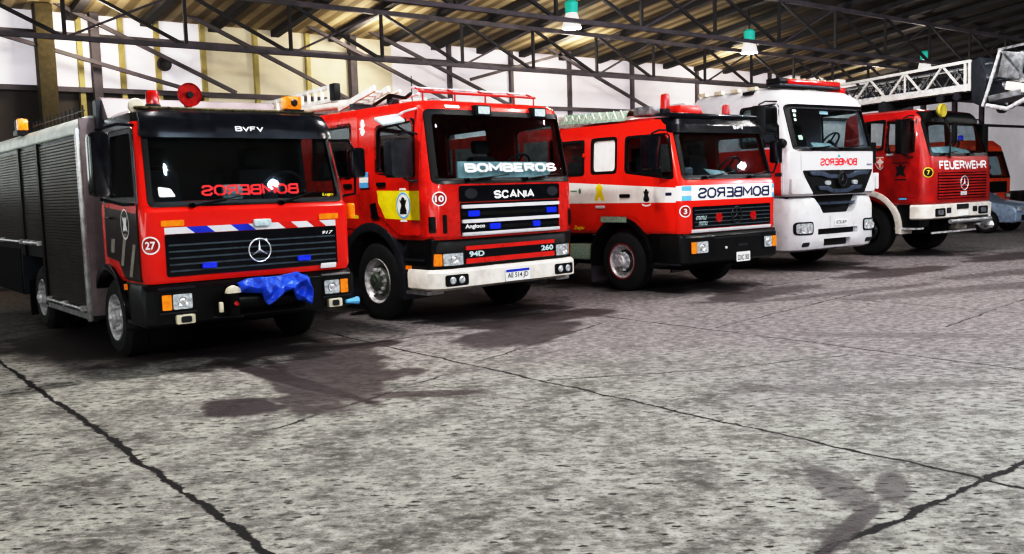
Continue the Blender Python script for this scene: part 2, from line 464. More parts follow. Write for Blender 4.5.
def emblem_star(parent, x, y, z, r, m=CHROME, name='star_emblem'):
    mb = MB(); n = 32
    mb.tube([(x + r * math.cos(2 * PI * k / n), y, z + r * math.sin(2 * PI * k / n)) for k in range(n)], r * .07, 8, True)
    for k in range(3):
        a = PI / 2 + k * 2 * PI / 3; d = Vector((math.cos(a), 0, math.sin(a))); p = Vector((-d.z, 0, d.x))
        c = Vector((x, y, z)); tip = c + d * r * .97; b = r * .13
        vs = [c + p * b - d * b * .4, c - p * b - d * b * .4, tip, c + Vector((0, -r * .12, 0)), c + Vector((0, r * .05, 0))]
        mb.add(vs, [(0, 2, 3), (2, 1, 3), (0, 4, 2), (2, 4, 1), (0, 3, 1), (0, 1, 4)])
    return mb.build(name, m, parent)

def roundel(parent, f, a, b, r, txt, flip=1, disc=RED2, num=WHITETXT, off=.006, name='number_roundel', tw=.52):
    o = MB().patch(ell(a, b, r * .86, r * .86), [], f, off, grid=r).build(name, disc, parent)
    MB().patch(ell(a, b, r, r), [ell(a, b, r * .84, r * .84)], f, off + .001, grid=r).build('roundel_ring', num, o)
    MB().text(txt, a - flip * r * tw, a + flip * r * tw, b - r * .45, b + r * .45, f, off + .003, .03).build('number', num, o)
    return o

def beacon(parent, x, y, z, r, h, lens, base=.03):
    b = MB().lathe([(0, 0), (0, r * 1.05), (base, r * 1.05), (base, 0)], (x, y, z), 'z', 20).build('beacon', BLACK, parent)
    MB().lathe([(base, r * .95), (base + h * .8, r * .9), (base + h * .95, r * .72), (base + h, r * .3), (base + h, 0)], (x, y, z), 'z', 20).build('beacon_lens', lens, b)
    MB().lathe([(base, r * .4), (base + h * .3, r * .5), (base + h * .6, r * .35), (base + h * .6, 0)], (x, y - .0, z), 'z', 12).build('reflector', CHROME, b)
    return b

def plate(parent, x0, x1, z0, z1, y, txt, blue=True):
    f = front(y)
    o = MB().patch(rrect(x0, z0, x1, z1, .012), [], f, 0, .008, 0).build('number_plate', WHITETXT, parent)
    h = z1 - z0
    if blue: MB().patch([(x0 + .008, z1 - h * .26), (x1 - .008, z1 - h * .26), (x1 - .008, z1 - .006), (x0 + .008, z1 - .006)], [], f, .0095, grid=0).build('plate_band', BLUE, o)
    if txt: MB().text(txt, x0 + .03, x1 - .03, z0 + h * .14, z1 - h * .32, f, .0105, .015).build('plate_number', BLACKTXT, o)
    return o

def headlamp(parent, cab, x0, x1, z0, z1, ind, off=.02, indx=None):
    """rectangular lamp on the curved front; ind = -1/1: side on which the amber indicator sits (outer)"""
    f = cab.front
    o = MB().patch(rrect(x0, z0, x1, z1, .02), [], f, -.02, off, .06).build('headlamp', BLACK, parent)
    a0, a1 = (x0 + .012, x1 - .012); sp = indx
    if sp is not None:
        li = (sp + .008, a1) if ind < 0 else (a0, sp - .008)
        ai = (a0, sp - .004) if ind < 0 else (sp + .004, a1)
        MB().patch(rrect(ai[0], z0 + .012, ai[1], z1 - .012, .012), [], f, off, off + .012, .05).build('indicator', AMBER, o)
    else: li = (a0, a1)
    MB().patch(rrect(li[0], z0 + .012, li[1], z1 - .012, .02), [], f, off, off + .01, .05).build('lamp_lens', CLEARLENS, o)
    cx = (li[0] + li[1]) / 2; cz = (z0 + z1) / 2; rr = (z1 - z0) * .3
    p = Vector(f(cx, cz, off + .012))
    MB().lathe([(0, rr), (-.012, rr * .92), (.0, rr * .6), (-.006, rr * .3), (-.006, 0)], p, 'y', 20).build('reflector', CHROME, o)
    return o

def window(parent, cab, poly, sg, m=SIDEGLASS, seal=.035):
    f = cab.side(sg)
    cx = sum(p[0] for p in poly) / len(poly); cy = sum(p[1] for p in poly) / len(poly)
    W = max(p[0] for p in poly) - min(p[0] for p in poly); H = max(p[1] for p in poly) - min(p[1] for p in poly)
    out = [(cx + (x - cx) * (1 + 2 * seal / W), cy + (z - cy) * (1 + 2 * seal / H)) for x, z in poly]
    inn = [(cx + (x - cx) * (1 - .02 / W), cy + (z - cy) * (1 - .02 / H)) for x, z in poly]
    s = MB().patch(out, [inn], f, -.03, .012, .2).build('side_window', BLACK, parent, label='black rubber framed side window')
    MB().patch([(cx + (x - cx) * 1.02, cy + (z - cy) * 1.02) for x, z in poly], [], f, -.018, grid=.25).build('window_pane', m, s)
    return s

def windscreen(parent, cab, poly, seal=.035):
    cx = 0; cy = sum(p[1] for p in poly) / len(poly)
    W = max(p[0] for p in poly) - min(p[0] for p in poly); H = max(p[1] for p in poly) - min(p[1] for p in poly)
    out = [(x * (1 + 2 * seal / W), cy + (z - cy) * (1 + 2 * seal / H)) for x, z in poly]
    inn = [(x * (1 - .03 / W), cy + (z - cy) * (1 - .03 / H)) for x, z in poly]
    s = MB().patch(out, [inn], cab.front, -.04, .012, .1).build('windscreen_seal', BLACK, parent)
    MB().patch([(x * 1.005, cy + (z - cy) * 1.01) for x, z in poly], [], cab.front, -.02, grid=.1).build('windscreen', WSGLASS, s)
    return s

def arch_band(parent, y, z, r0, r1, x0, x1, m=BLACK, a0=-.15, a1=PI + .15, name='wheel_arch', sg=-1):
    """a fender: band round the wheel from x0 (outer) to x1 (inner)"""
    n = 20; mb = MB(); vs = []; fs = []
    for k in range(n + 1):
        a = a0 + (a1 - a0) * k / n; c, s = math.cos(a), math.sin(a)
        vs += [(x0, y + r1 * c, z + r1 * s), (x0, y + r0 * c, z + r0 * s), (x1, y + r0 * c, z + r0 * s), (x1, y + r1 * c, z + r1 * s)]
    for k in range(n):
        for j in range(4): fs.append((k * 4 + j, k * 4 + (j + 1) % 4, k * 4 + 4 + (j + 1) % 4, k * 4 + 4 + j))
    fs += [(0, 1, 2, 3), (n * 4, n * 4 + 3, n * 4 + 2, n * 4 + 1)]
    return mb.add(vs, fs).build(name, m, parent, bevel=.008)

def shutter(parent, x, y0, y1, z0, z1, m=SHUTTER, pitch=.034, rail=True, lift=.006):
    sg = -1 if x < 0 else 1; n = int((z1 - z0) / pitch); mb = MB(); vs = []; fs = []
    for k in range(n):
        b = z0 + (z1 - z0) * k / n; h = (z1 - z0) / n
        i = len(vs)
        for zz, o in ((b, 0), (b + h * .15, lift), (b + h * .85, lift), (b + h * .97, 0), (b + h, -.004)):
            vs += [(x + sg * o, y0, zz), (x + sg * o, y1, zz)]
        fs += [(i + 2 * j, i + 2 * j + 1, i + 2 * j + 3, i + 2 * j + 2) for j in range(4)]
    o = mb.add(vs, fs).build('roller_shutter', m, parent, angle=20, merge=False)
    if rail:
        mb = MB().tube([(x + sg * .05, y0 + .06, z0 + .05), (x + sg * .05, y1 - .06, z0 + .05)], .016, 8)
        for yy in (y0 + .08, (y0 + y1) / 2, y1 - .08): mb.box(x - .055, x + .055, yy - .03, yy + .03, z0 + .02, z0 + .08)
        mb.build('pull_bar', STEEL, o)
    return o

def prism_x(poly, x0, x1):
    return MB().prism(poly, lambda y, z, d: (d, y, z), x0, x1)

def chassis(parent, y0, y1, axles, z=.62, hw=.42, track=.9):
    mb = MB()
    for sg in (-1, 1): mb.box(sg * hw - .04, sg * hw + .04, y0, y1, z - .12, z + .12)
    for y in (y0 + .3, (y0 + y1) / 2, y1 - .3): mb.box(-hw, hw, y - .05, y + .05, z - .08, z + .08)
    o = mb.build('chassis', CHASSIS, parent)
    for y, r in axles:
        MB().tube([(-track, y, r), (-.2, y, r), (-.15, y, r), (.15, y, r), (.2, y, r), (track, y, r)], [.06, .06, .16, .16, .06, .06], 12).build('axle', CHASSIS, o)
    MB().prism(rrect(-.5, z - .32, .5, z + .2, .08), lambda a, b, d: (a, d, b), y0 + .35, y0 + 1.6).build('engine', CHASSIS, o, bevel=.03)
    MB().box(-.95, .95, y0 + 1.7, y0 + 3.0, z - .25, z + .05).build('tank', CHASSIS, o, bevel=.05)
    return o

GROUP = 'fire engines parked side by side'
# ================================================================== 1: rescue truck with the dark roller shutters
def truck1():
    R = empty('rescue_truck', (0, 0, 0), math.radians(1.0),
              'red rescue truck numbered 27 with dark roller shutter box body, leftmost of the row', 'fire engine', GROUP)
    c = Cab([(.82, .03, 1.07, .10, 1.32), (.88, 0, 1.09, .12, 1.32), (1.50, 0, 1.09, .12, 1.32), (1.56, .05, 1.085, .12, 1.32),
             (2.36, .25, 1.03, .14, 1.32), (2.46, .33, 1.0, .16, 1.30), (2.52, .5, .9, .2, 1.2)])
    ws = rpoly([(-.985, 1.58), (.985, 1.58), (.94, 2.36), (-.94, 2.36)], .06)
    win = rpoly([(.19, 1.64), (1.02, 1.64), (1.02, 2.27), (.36, 2.27)], .05)
    c.shell(bandmat('red_with_black_top', (.74, .022, .012), (.012, .012, .016), (2.37, 9, 1.60, 9, .42, 0)), R, ws, [win], [(1.2, .41, .56)])
    windscreen(R, c, ws, .035)
    for sg in (-1, 1): window(R, c, win, sg)
    # doors: side shade put into a near-black red, with pale diagonal stripes
    for sg in (-1, 1):
        f = c.side(sg)
        outer = rpoly([(.14, .84), (.60, .84), (.78, 1.02), (1.18, 1.05), (1.18, 2.32), (.33, 2.32), (.14, 1.58)], .04)
        d = MB().patch(outer, [[(y, z) for y, z in rpoly([(.15, 1.6), (1.06, 1.6), (1.06, 2.31), (.33, 2.31)], .05)]], f, .002, .014, .2)
        d = d.build('door', mat('dark_door_paint', (.03, .012, .012), .35, coat=.4, dirt=.4), R, label='dark door with pale diagonal stripes and a round crest')
        mb = MB()
        for y0, z0 in ((.62, .98), (.36, .88)):
            mb.patch([(y0, z0), (y0 + .1, z0), (y0 - .06, z0 + .32), (y0 - .16, z0 + .32)], [], f, .017, grid=.2)
        mb.patch([(.9, 1.1), (1.02, 1.1), (.98, 1.24), (.86, 1.24)], [], f, .017, grid=.2)
        mb.build('diagonal_stripes', mat('dull_silver', (.36, .34, .30), .5, dirt=.3), d)
        e = MB().patch(ell(.5, 1.39, .13, .15), [ell(.5, 1.39, .115, .135)], f, .018, grid=.2).patch(star(.5, 1.39, .11, .045, 4, PI / 4), [], f, .018, grid=.2)
        e.patch(ell(.5, 1.39, .04, .07), [], f, .02, grid=.2)
        e.build('door_crest', WHITETXT, d)
        MB().tube([f(1.08, 1.45, .03), f(.92, 1.45, .035)], .013, 6).build('door_handle', SATIN, d)
        r = MB().patch([(.145, 1.49), (1.15, 1.56), (1.15, 1.60), (.145, 1.585)], [], f, .017, grid=.2).build('waist_line', RED, d)
    # front: grille, stripe, lamps
    f = c.front
    g = MB().patch(rrect(-.90, .885, .90, 1.285, .02), [], f, .0, .012, .1).build('grille', GLOSSBLACK, R)
    mb = MB()
    for k in range(5):
        z = .935 + k * .062
        mb.box(-.875, .875, -.028, -.008, z - .008, z + .008)
    mb.build('grille_slats', mat('slat_grey', (.08, .11, .13), .3, dirt=.3), g)
    emblem_star(g, .02, -.045, 1.085, .115)
    MB().text('917', .73, .86, 1.205, 1.24, f, .016, .02, .3).build('model_number', WHITETXT, g)
    for x in (-.50, .50): MB().prism(rrect(x - .07, .945, x + .07, 1.0, .015), front(-.02), 0, .04).build('blue_strobe', BLUELENS, g, bevel=.006)
    cols = [WHITE, BLUE, WHITE, BLUE, WHITE, RED, WHITE, RED, WHITE]
    wd = [(-.90, -.66), (-.66, -.46), (-.46, -.22), (-.22, -.04), (-.04, .28), (.28, .42), (.42, .60), (.60, .74), (.74, .90)]
    st = None
    for (a, b), m in zip(wd, cols):
        st0 = MB().patch([(a + (.05 if a > -.9 else 0), 1.288), (b + (.05 if b < .9 else 0), 1.288), (b - (.03 if b < .9 else 0), 1.352), (a - (.03 if a > -.9 else 0), 1.352)], [], f, .004, grid=.1)
        st0.build('chevron_stripe', m, R)
    for sg in (-1, 1):
        x = sg * .82
        MB().patch(rrect(x - .11, 1.362, x + .11, 1.42, .012), [], f, .003, .014, .06).build('turn_indicator', AMBER, R)
    MB().prism(rrect(-.02, 1.325, .16, 1.395, .02), front(0), .0, .05).build('front_floodlight', LAMPGLASS, R, bevel=.01)
    MB().patch(rrect(.70, .845, .88, .90, .01), [], f, .014, .02, .1).build('white_tag', WHITETXT, R)
    roundel(R, c.corner(0, 1.2), .03, 1.19, .085, '27')
    # visor, roof equipment
    v = MB().patch(rpoly([(-1.01, 2.21), (1.01, 2.21), (.97, 2.48), (-.97, 2.48)], .04), [], f, .015, .05, .1).build('sun_visor', GLOSSBLACK, R)
    MB().block('BVFV', -.07, .23, 2.275, 2.33, f, .054).build('visor_lettering', WHITETXT, v)
    MB().box(-.95, .95, .44, .60, 2.5, 2.53).build('roof_rail', mat('gold_rail', (.16, .135, .075), .3, metal=.7, dirt=.6, scale=18), R, bevel=.01)
    beacon(R, -.73, .6, 2.53, .07, .14, REDLENS)
    h = MB().lathe([(0, .0), (0, .12), (-.02, .12), (.05, .07), (.14, .05), (.14, 0)], (-.39, .52, 2.66), 'y', 24).build('horn_speaker', REDLENS, R, label='round red horn speaker')
    MB().lathe([(-.021, .035), (-.04, .03), (-.04, 0)], (-.39, .52, 2.66), 'y', 14).build('horn_throat', BLACK, h)
    MB().box(-.42, -.36, .55, .60, 2.53, 2.62).build('horn_bracket', BLACK, h)
    b = MB().box(.60, .82, .43, .57, 2.52, 2.54).build('amber_beacon', BLACK, R)
    MB().prism(rrect(.62, 2.54, .79, 2.68, .02), lambda a, bb, d: (a, d, bb), .42, .58).build('beacon_lens', AMBER, b, bevel=.015)
    MB().lathe([(0, .04), (-.015, .03), (-.015, 0)], (.705, .418, 2.61), 'y', 12).build('reflector', BLACK, b)
    # roof spot on the left corner
    MB().lathe([(0, 0), (0, .07), (.02, .08), (.09, .06), (.13, .03), (.13, 0)], (-.92, .5, 2.53), 'y', 16).build('search_lamp', BEIGE, R)
    # mirrored lettering low on the windscreen
    t = MB().block('BOMBEROS', .54, -.49, 1.64, 1.755, f, -.005).build('windscreen_lettering', REDTXT, R, label='red mirror-written lettering on the windscreen')
    wiper(R, c, -.62, 1.55, -.05, 1.64); wiper(R, c, .30, 1.55, .72, 1.66)
    MB().prism(rpoly([(-.9, 1.64), (-.74, 1.64), (-.78, 1.72), (-.9, 1.74)], .02), lambda a, b, d: c.front(a, b, d), -.012, -.008).build('windscreen_sticker', WHITETXT, R)
    MB().text('Lugo', .80, .93, 1.60, 1.64, f, -.004, .01, .2).build('small_script', YELLOW, R)
    # bumper
    bc = Cab([(.40, .06, 1.08, .12, .45), (.44, -.03, 1.12, .14, .45), (.76, -.03, 1.12, .14, .45), (.81, .03, 1.10, .12, .45)])
    B = bc.loft().build('bumper', BLACK, R)
    for sg in (-1, 1):
        a = (-.99, -.68) if sg < 0 else (.70, 1.0)
        headlamp(B, bc, a[0], a[1], .56, .73, sg, .012, -.885 if sg < 0 else .895)
        for z0, z1 in ((.765, .785), (.535, .55)): MB().patch(rrect(a[0] - .01, z0, a[1] + .03, z1, .006), [], bc.front, 0, .02, .1).build('lamp_trim', SATIN, B)
    for (x0, x1) in ((-.86, -.68), (.74, .90)):
        p = MB().prism(rrect(x0, .43, x1, .52, .015), front(-.03), 0, .05).build('fog_lamp', BEIGE, B, bevel=.008)
        MB().prism(rrect(x0 + .04, .445, x1 - .04, .505, .02), front(-.08), 0, .006).build('lamp_lens', SATIN, p)
    MB().tube([(.95, -.06, .47), (1.10, -.05, .47)], [.02, .045], 10).build('tow_coupling', SKY, B)
    MB().tube([(-.5, -.06, .46), (-.2, -.06, .44)], .012, 6).build('tow_bar', SATIN, B)
    # winch under the tarp
    w = MB().tube([(-.30, -.15, .61), (.36, -.15, .61)], .085, 18).build('winch', BLACK, R)
    MB().box(-.40, -.315, -.28, -.03, .48, .70).box(.33, .40, -.23, -.03, .48, .70).box(-.36, .42, -.05, -.02, .46, .76).build('winch_frame', CHASSIS, w, bevel=.01)
    MB().lathe([(0, .09), (-.05, .085), (-.06, .05), (-.06, 0)], (-.36, -.22, .70), 'y', 18, 0, PI, .85, .8).build('winch_cap', BEIGE, w)
    MB().lathe([(0, .025), (-.02, .02), (-.02, 0)], (-.36, -.30, .60), 'y', 10).build('winch_knob', REDLENS, w)
    MB().box(-.50, -.46, -.24, -.2, .52, .62).build('winch_lever', BEIGE, w, bevel=.01)
    # steps and fenders
    for sg in (-1, 1):
        mb = prism_x(rpoly([(.10, .44), (.64, .44), (.70, .82), (.06, .82)], .03), sg * .80, sg * 1.08)
        o = mb.build('step', BLACK, R, bevel=.01)
        MB().box(min(sg * 1.0, sg * 1.11), max(sg * 1.0, sg * 1.11), .08, .62, .42, .45).build('step_plate', SATIN, o)
        MB().prism(rrect(.60, .74, .66, .80, .01), side(sg * 1.09), 0, .02).build('side_marker', AMBER, o)
        arch_band(R, 1.2, .41, .50, .565, sg * 1.12, sg * .78, GLOSSBLACK)
        wheel(R, sg * 1.06, 1.2, .41, .26, .24, STEEL, sg, nuts=6)
        wheel(R, sg * 1.10, 4.25, .41, .24, .24, STEEL, sg, dual=True, nuts=6)
    mirror(R, -1.38, .16, 1.66, 2.25, .17, -1, [[(-1.40, .2, 2.27), (-1.2, .22, 2.33), (-1.03, .3, 2.33)], [(-1.40, .2, 1.64), (-1.2, .2, 1.58), (-1.09, .2, 1.58)]], .16, GLOSSBLACK)
    mirror(R, 1.24, .04, 1.79, 2.11, .16, 1, [[(1.0, .26, 2.20), (1.15, .08, 2.19), (1.20, .08, 2.1), (1.21, .08, 1.78), (1.20, .08, 1.62), (1.08, .12, 1.60)]], .12, GLOSSBLACK)
    MB().prism(rrect(1.10, 1.35, 1.16, 1.52, .02), lambda a, b, d: (a, d, b), .02, .12).build('side_indicator', AMBER, R, bevel=.02)
    # interior
    MB().box(-1.0, 1.0, .12, 1.25, .98, 1.08).build('cab_floor', DASH, R)
    MB().prism(rpoly([(.10, 1.1), (.42, 1.1), (.46, 1.45), (.40, 1.54), (.10, 1.54)], .03), lambda y, z, d: (d, y, z), -1.0, 1.0).build('dashboard', DASH, R)
    seat(R, -.55, .85, 1.25); seat(R, .55, .85, 1.25); steering(R, .55, .52, 1.70)
    MB().prism(rrect(-.2, 1.6, .0, 1.75, .02), lambda a, b, d: (a, d, b), .25, .30).build('dash_card', CLOTH, R)
    chassis(R, .2, 7.2, [(1.2, .41), (4.25, .41)])
    # box body
    prof = [(1.66, .36), (3.52, .36), (3.60, .95), (4.90, .95), (4.98, .40), (7.3, .40), (7.3, 2.36), (1.66, 2.36)]
    bx = prism_x(prof, -1.17, 1.17).build('box_body', SATIN, R, bevel=.01)
    MB().prism(rpoly([(-1.2, 2.33), (1.2, 2.33), (1.17, 2.46), (1.08, 2.53), (-1.08, 2.53), (-1.17, 2.46)], .04), lambda a, b, d: (a, d, b), 1.68, 7.32).build('roof_rail', DECK, bx, label='pale rounded roof edge')
    MB().box(-1.17, 1.17, 1.61, 1.66, .40, 2.5).build('bulkhead', LILAC, bx, label='lilac grey front bulkhead')
    for sg in (-1, 1):
        for (y0, y1, z0) in ((1.76, 3.44, .42), (3.60, 4.50, 1.08), (4.60, 7.2, 1.08)): shutter(bx, sg * 1.18, y0, y1, z0, 2.30)
        for y in (3.52, 4.55, 7.24): MB().box(sg * 1.17, sg * 1.205, y - .045, y + .045, .95 if y == 4.55 else .38, 2.33).build('shutter_post', BLACK, bx)
        MB().box(sg * 1.16, sg * 1.215, 1.62, 1.70, .34, 2.40).build('corner_post', ALU, bx, bevel=.02)
        MB().box(sg * 1.17, sg * 1.2, 1.7, 3.5, .36, .42).build('sill', ALU, bx)
        MB().box(sg * 1.16, sg * 1.18, 4.98, 7.2, .42, 1.02).build('lower_locker', CHASSIS, bx)
        MB().box(sg * .8, sg * 1.1, 4.95, 4.99, .12, .6).build('mud_flap', CHASSIS, bx)
    # fairing and grab rails between cab and box
    MB().prism([(1.30, 2.42), (1.62, 2.50), (1.62, 2.72), (1.52, 2.70)], lambda y, z, d: (d, y, z), -.96, .96).build('roof_fairing', LILAC, R, bevel=.01)
    MB().box(-1.02, -.94, 1.52, 1.64, 2.32, 2.68).build('exhaust_stack', SATIN, R)
    mb = MB()
    for k in range(14): mb.tube([(-1.05, 1.9 + k * .18, 2.52), (-1.05, 1.9 + k * .18, 2.66)], .008, 5)
    mb.tube([(-1.05, 1.85, 2.60), (-1.05, 4.3, 2.60)], .008, 5)
    mb.build('roof_railing', BLACK, bx)
    o = MB().box(-1.22, -1.06, 4.36, 4.60, 2.50, 2.56).build('rear_beacon', BLACK, R)
    MB().box(-1.2, -1.08, 4.38, 4.50, 2.56, 2.71).build('beacon_lens', AMBER, o, bevel=.015)
    MB().box(-1.2, -1.08, 4.51, 4.60, 2.56, 2.70).build('beacon_housing', BLACK, o, bevel=.015)
    return R
truck1()

# blue tarpaulin lying over the winch
def tarp():
    def lin(tab, x):
        for (x0, y0), (x1, y1) in zip(tab, tab[1:]):
            if x <= x1: return y0 + (y1 - y0) * max(0, (x - x0) / (x1 - x0))
        return tab[-1][1]
    hem = [(-.30, .70), (-.085, .672), (-.065, .60), (-.04, .545), (.05, .585), (.13, .655), (.18, .675), (.23, .655), (.28, .565), (.36, .55), (.43, .505), (.455, .56), (.47, .62)]
    rim = [(-.30, .785), (-.21, .825), (-.12, .83), (.09, .825), (.30, .85), (.40, .805), (.47, .71)]
    ridges = [((.39, .78), (.18, .69), .05), ((.18, .69), (-.035, .55), .055), ((.18, .69), (.42, .53), .045), ((.30, .85), (.18, .69), .025), ((-.10, .83), (-.03, .66), .04), ((-.10, .83), (.12, .70), .02),
              ((-.28, .77), (-.10, .72), .03), ((.40, .80), (.45, .60), .03), ((.30, .85), (.44, .66), .03), ((.09, .83), (-.02, .62), .02), ((-.22, .82), (-.28, .71), .02), ((.31, .58), (.38, .70), .03)]
    nx, ny = 90, 46; vs = []; fs = []
    for j in range(ny + 1):
        t = j / ny
        for i in range(nx + 1):
            x = -.30 + .77 * i / nx
            zt, zh = lin(rim, x), lin(hem, x)
            if t < .22:
                k = t / .22; y, z = -.06 - .19 * k, zt - .05 + .05 * math.sin(k * PI / 2); w = k
            else:
                k = (t - .22) / .78; z = zt + (zh - zt) * k; y = -.25 - .05 * math.sin(k * 2.4); w = 1
            d = 0
            for (ax, az), (bx, bz), h in ridges:
                L2 = (bx - ax) ** 2 + (bz - az) ** 2
                q = max(0, min(1, ((x - ax) * (bx - ax) + (z - az) * (bz - az)) / L2))
                dist = math.hypot(x - ax - q * (bx - ax), z - az - q * (bz - az))
                d += h * max(0, 1 - dist / .055)
            d += .012 * (abs((x * 9 + z * 14) % 2 - 1) - .5) + .010 * (abs((x * 15 - z * 11) % 2 - 1) - .5)
            e = max(0, abs(x - .085) - .34) / .045
            vs.append((x, y - d * w + .06 * min(1, e) ** 2, z + d * .15))
    n = nx + 1
    for j in range(ny):
        for i in range(nx): fs.append((j * n + i, j * n + i + 1, (j + 1) * n + i + 1, (j + 1) * n + i))
    o = MB().add(vs, fs).build('tarpaulin', TARP, None, angle=28)
    md = o.modifiers.new('thick', 'SOLIDIFY'); md.thickness = .004
    return tag(o, 'crumpled bright blue tarpaulin thrown over the front winch of the truck numbered 27', 'tarpaulin')
tarp()
def flag(parent, f, a0, a1, b0, b1, off=.006):
    """three horizontal bands, sky blue, white, sky blue, as one sheet per colour on a white base"""
    o = MB().patch([(a0, b0), (a1, b0), (a1, b1), (a0, b1)], [], f, off, grid=.05).build('flag_sticker', WHITETXT, parent)
    h = (b1 - b0) / 3
    for z in (b0, b1 - h): MB().patch([(a0, z), (a1, z), (a1, z + h), (a0, z + h)], [], f, off + .002, grid=.05).build('flag_band', SKY, o)
    return o

def crest(parent, f, a, b, rx, rz, rim=SKY, ground=WHITETXT, ink=BLACKTXT, off=.02):
    o = MB().patch(ell(a, b, rx, rz), [], f, off, grid=.2).build('door_crest', ground, parent)
    MB().patch(ell(a, b, rx * .96, rz * .96), [ell(a, b, rx * .82, rz * .84)], f, off + .002, grid=.2).build('crest_rim', rim, o)
    mb = MB().patch(star(a, b, rx * .7, rx * .25, 4, PI / 4), [], f, off + .002, grid=.2)
    mb.patch(ell(a, b + rz * .28, rx * .26, rz * .34), [], f, off + .003, grid=.2)
    mb.patch([(a - rx * .5, b - rz * .62), (a + rx * .5, b - rz * .62), (a + rx * .2, b - rz * .1), (a - rx * .2, b - rz * .1)], [], f, off + .0035, grid=.2)
    mb.build('crest_figure', ink, o)
    return o

def roof_ladder(parent, x, y0, z0, y1, z1, w, rung=.3, name='ladder', m=LADDER):
    o = None
    for sx in (-1, 1):
        b = MB().bar((x + sx * w / 2, y0, z0), (x + sx * w / 2, y1, z1), .035, .08).build('stile' if o else name, m, o or parent, bevel=.006)
        o = o or b
    n = int(abs(y1 - y0) / rung)
    for k in range(1, n):
        t = k / n; y, z = y0 + (y1 - y0) * t, z0 + (z1 - z0) * t
        MB().tube([(x - w / 2, y, z), (x + w / 2, y, z)], .017, 6).build('rung', m, o)
    return o

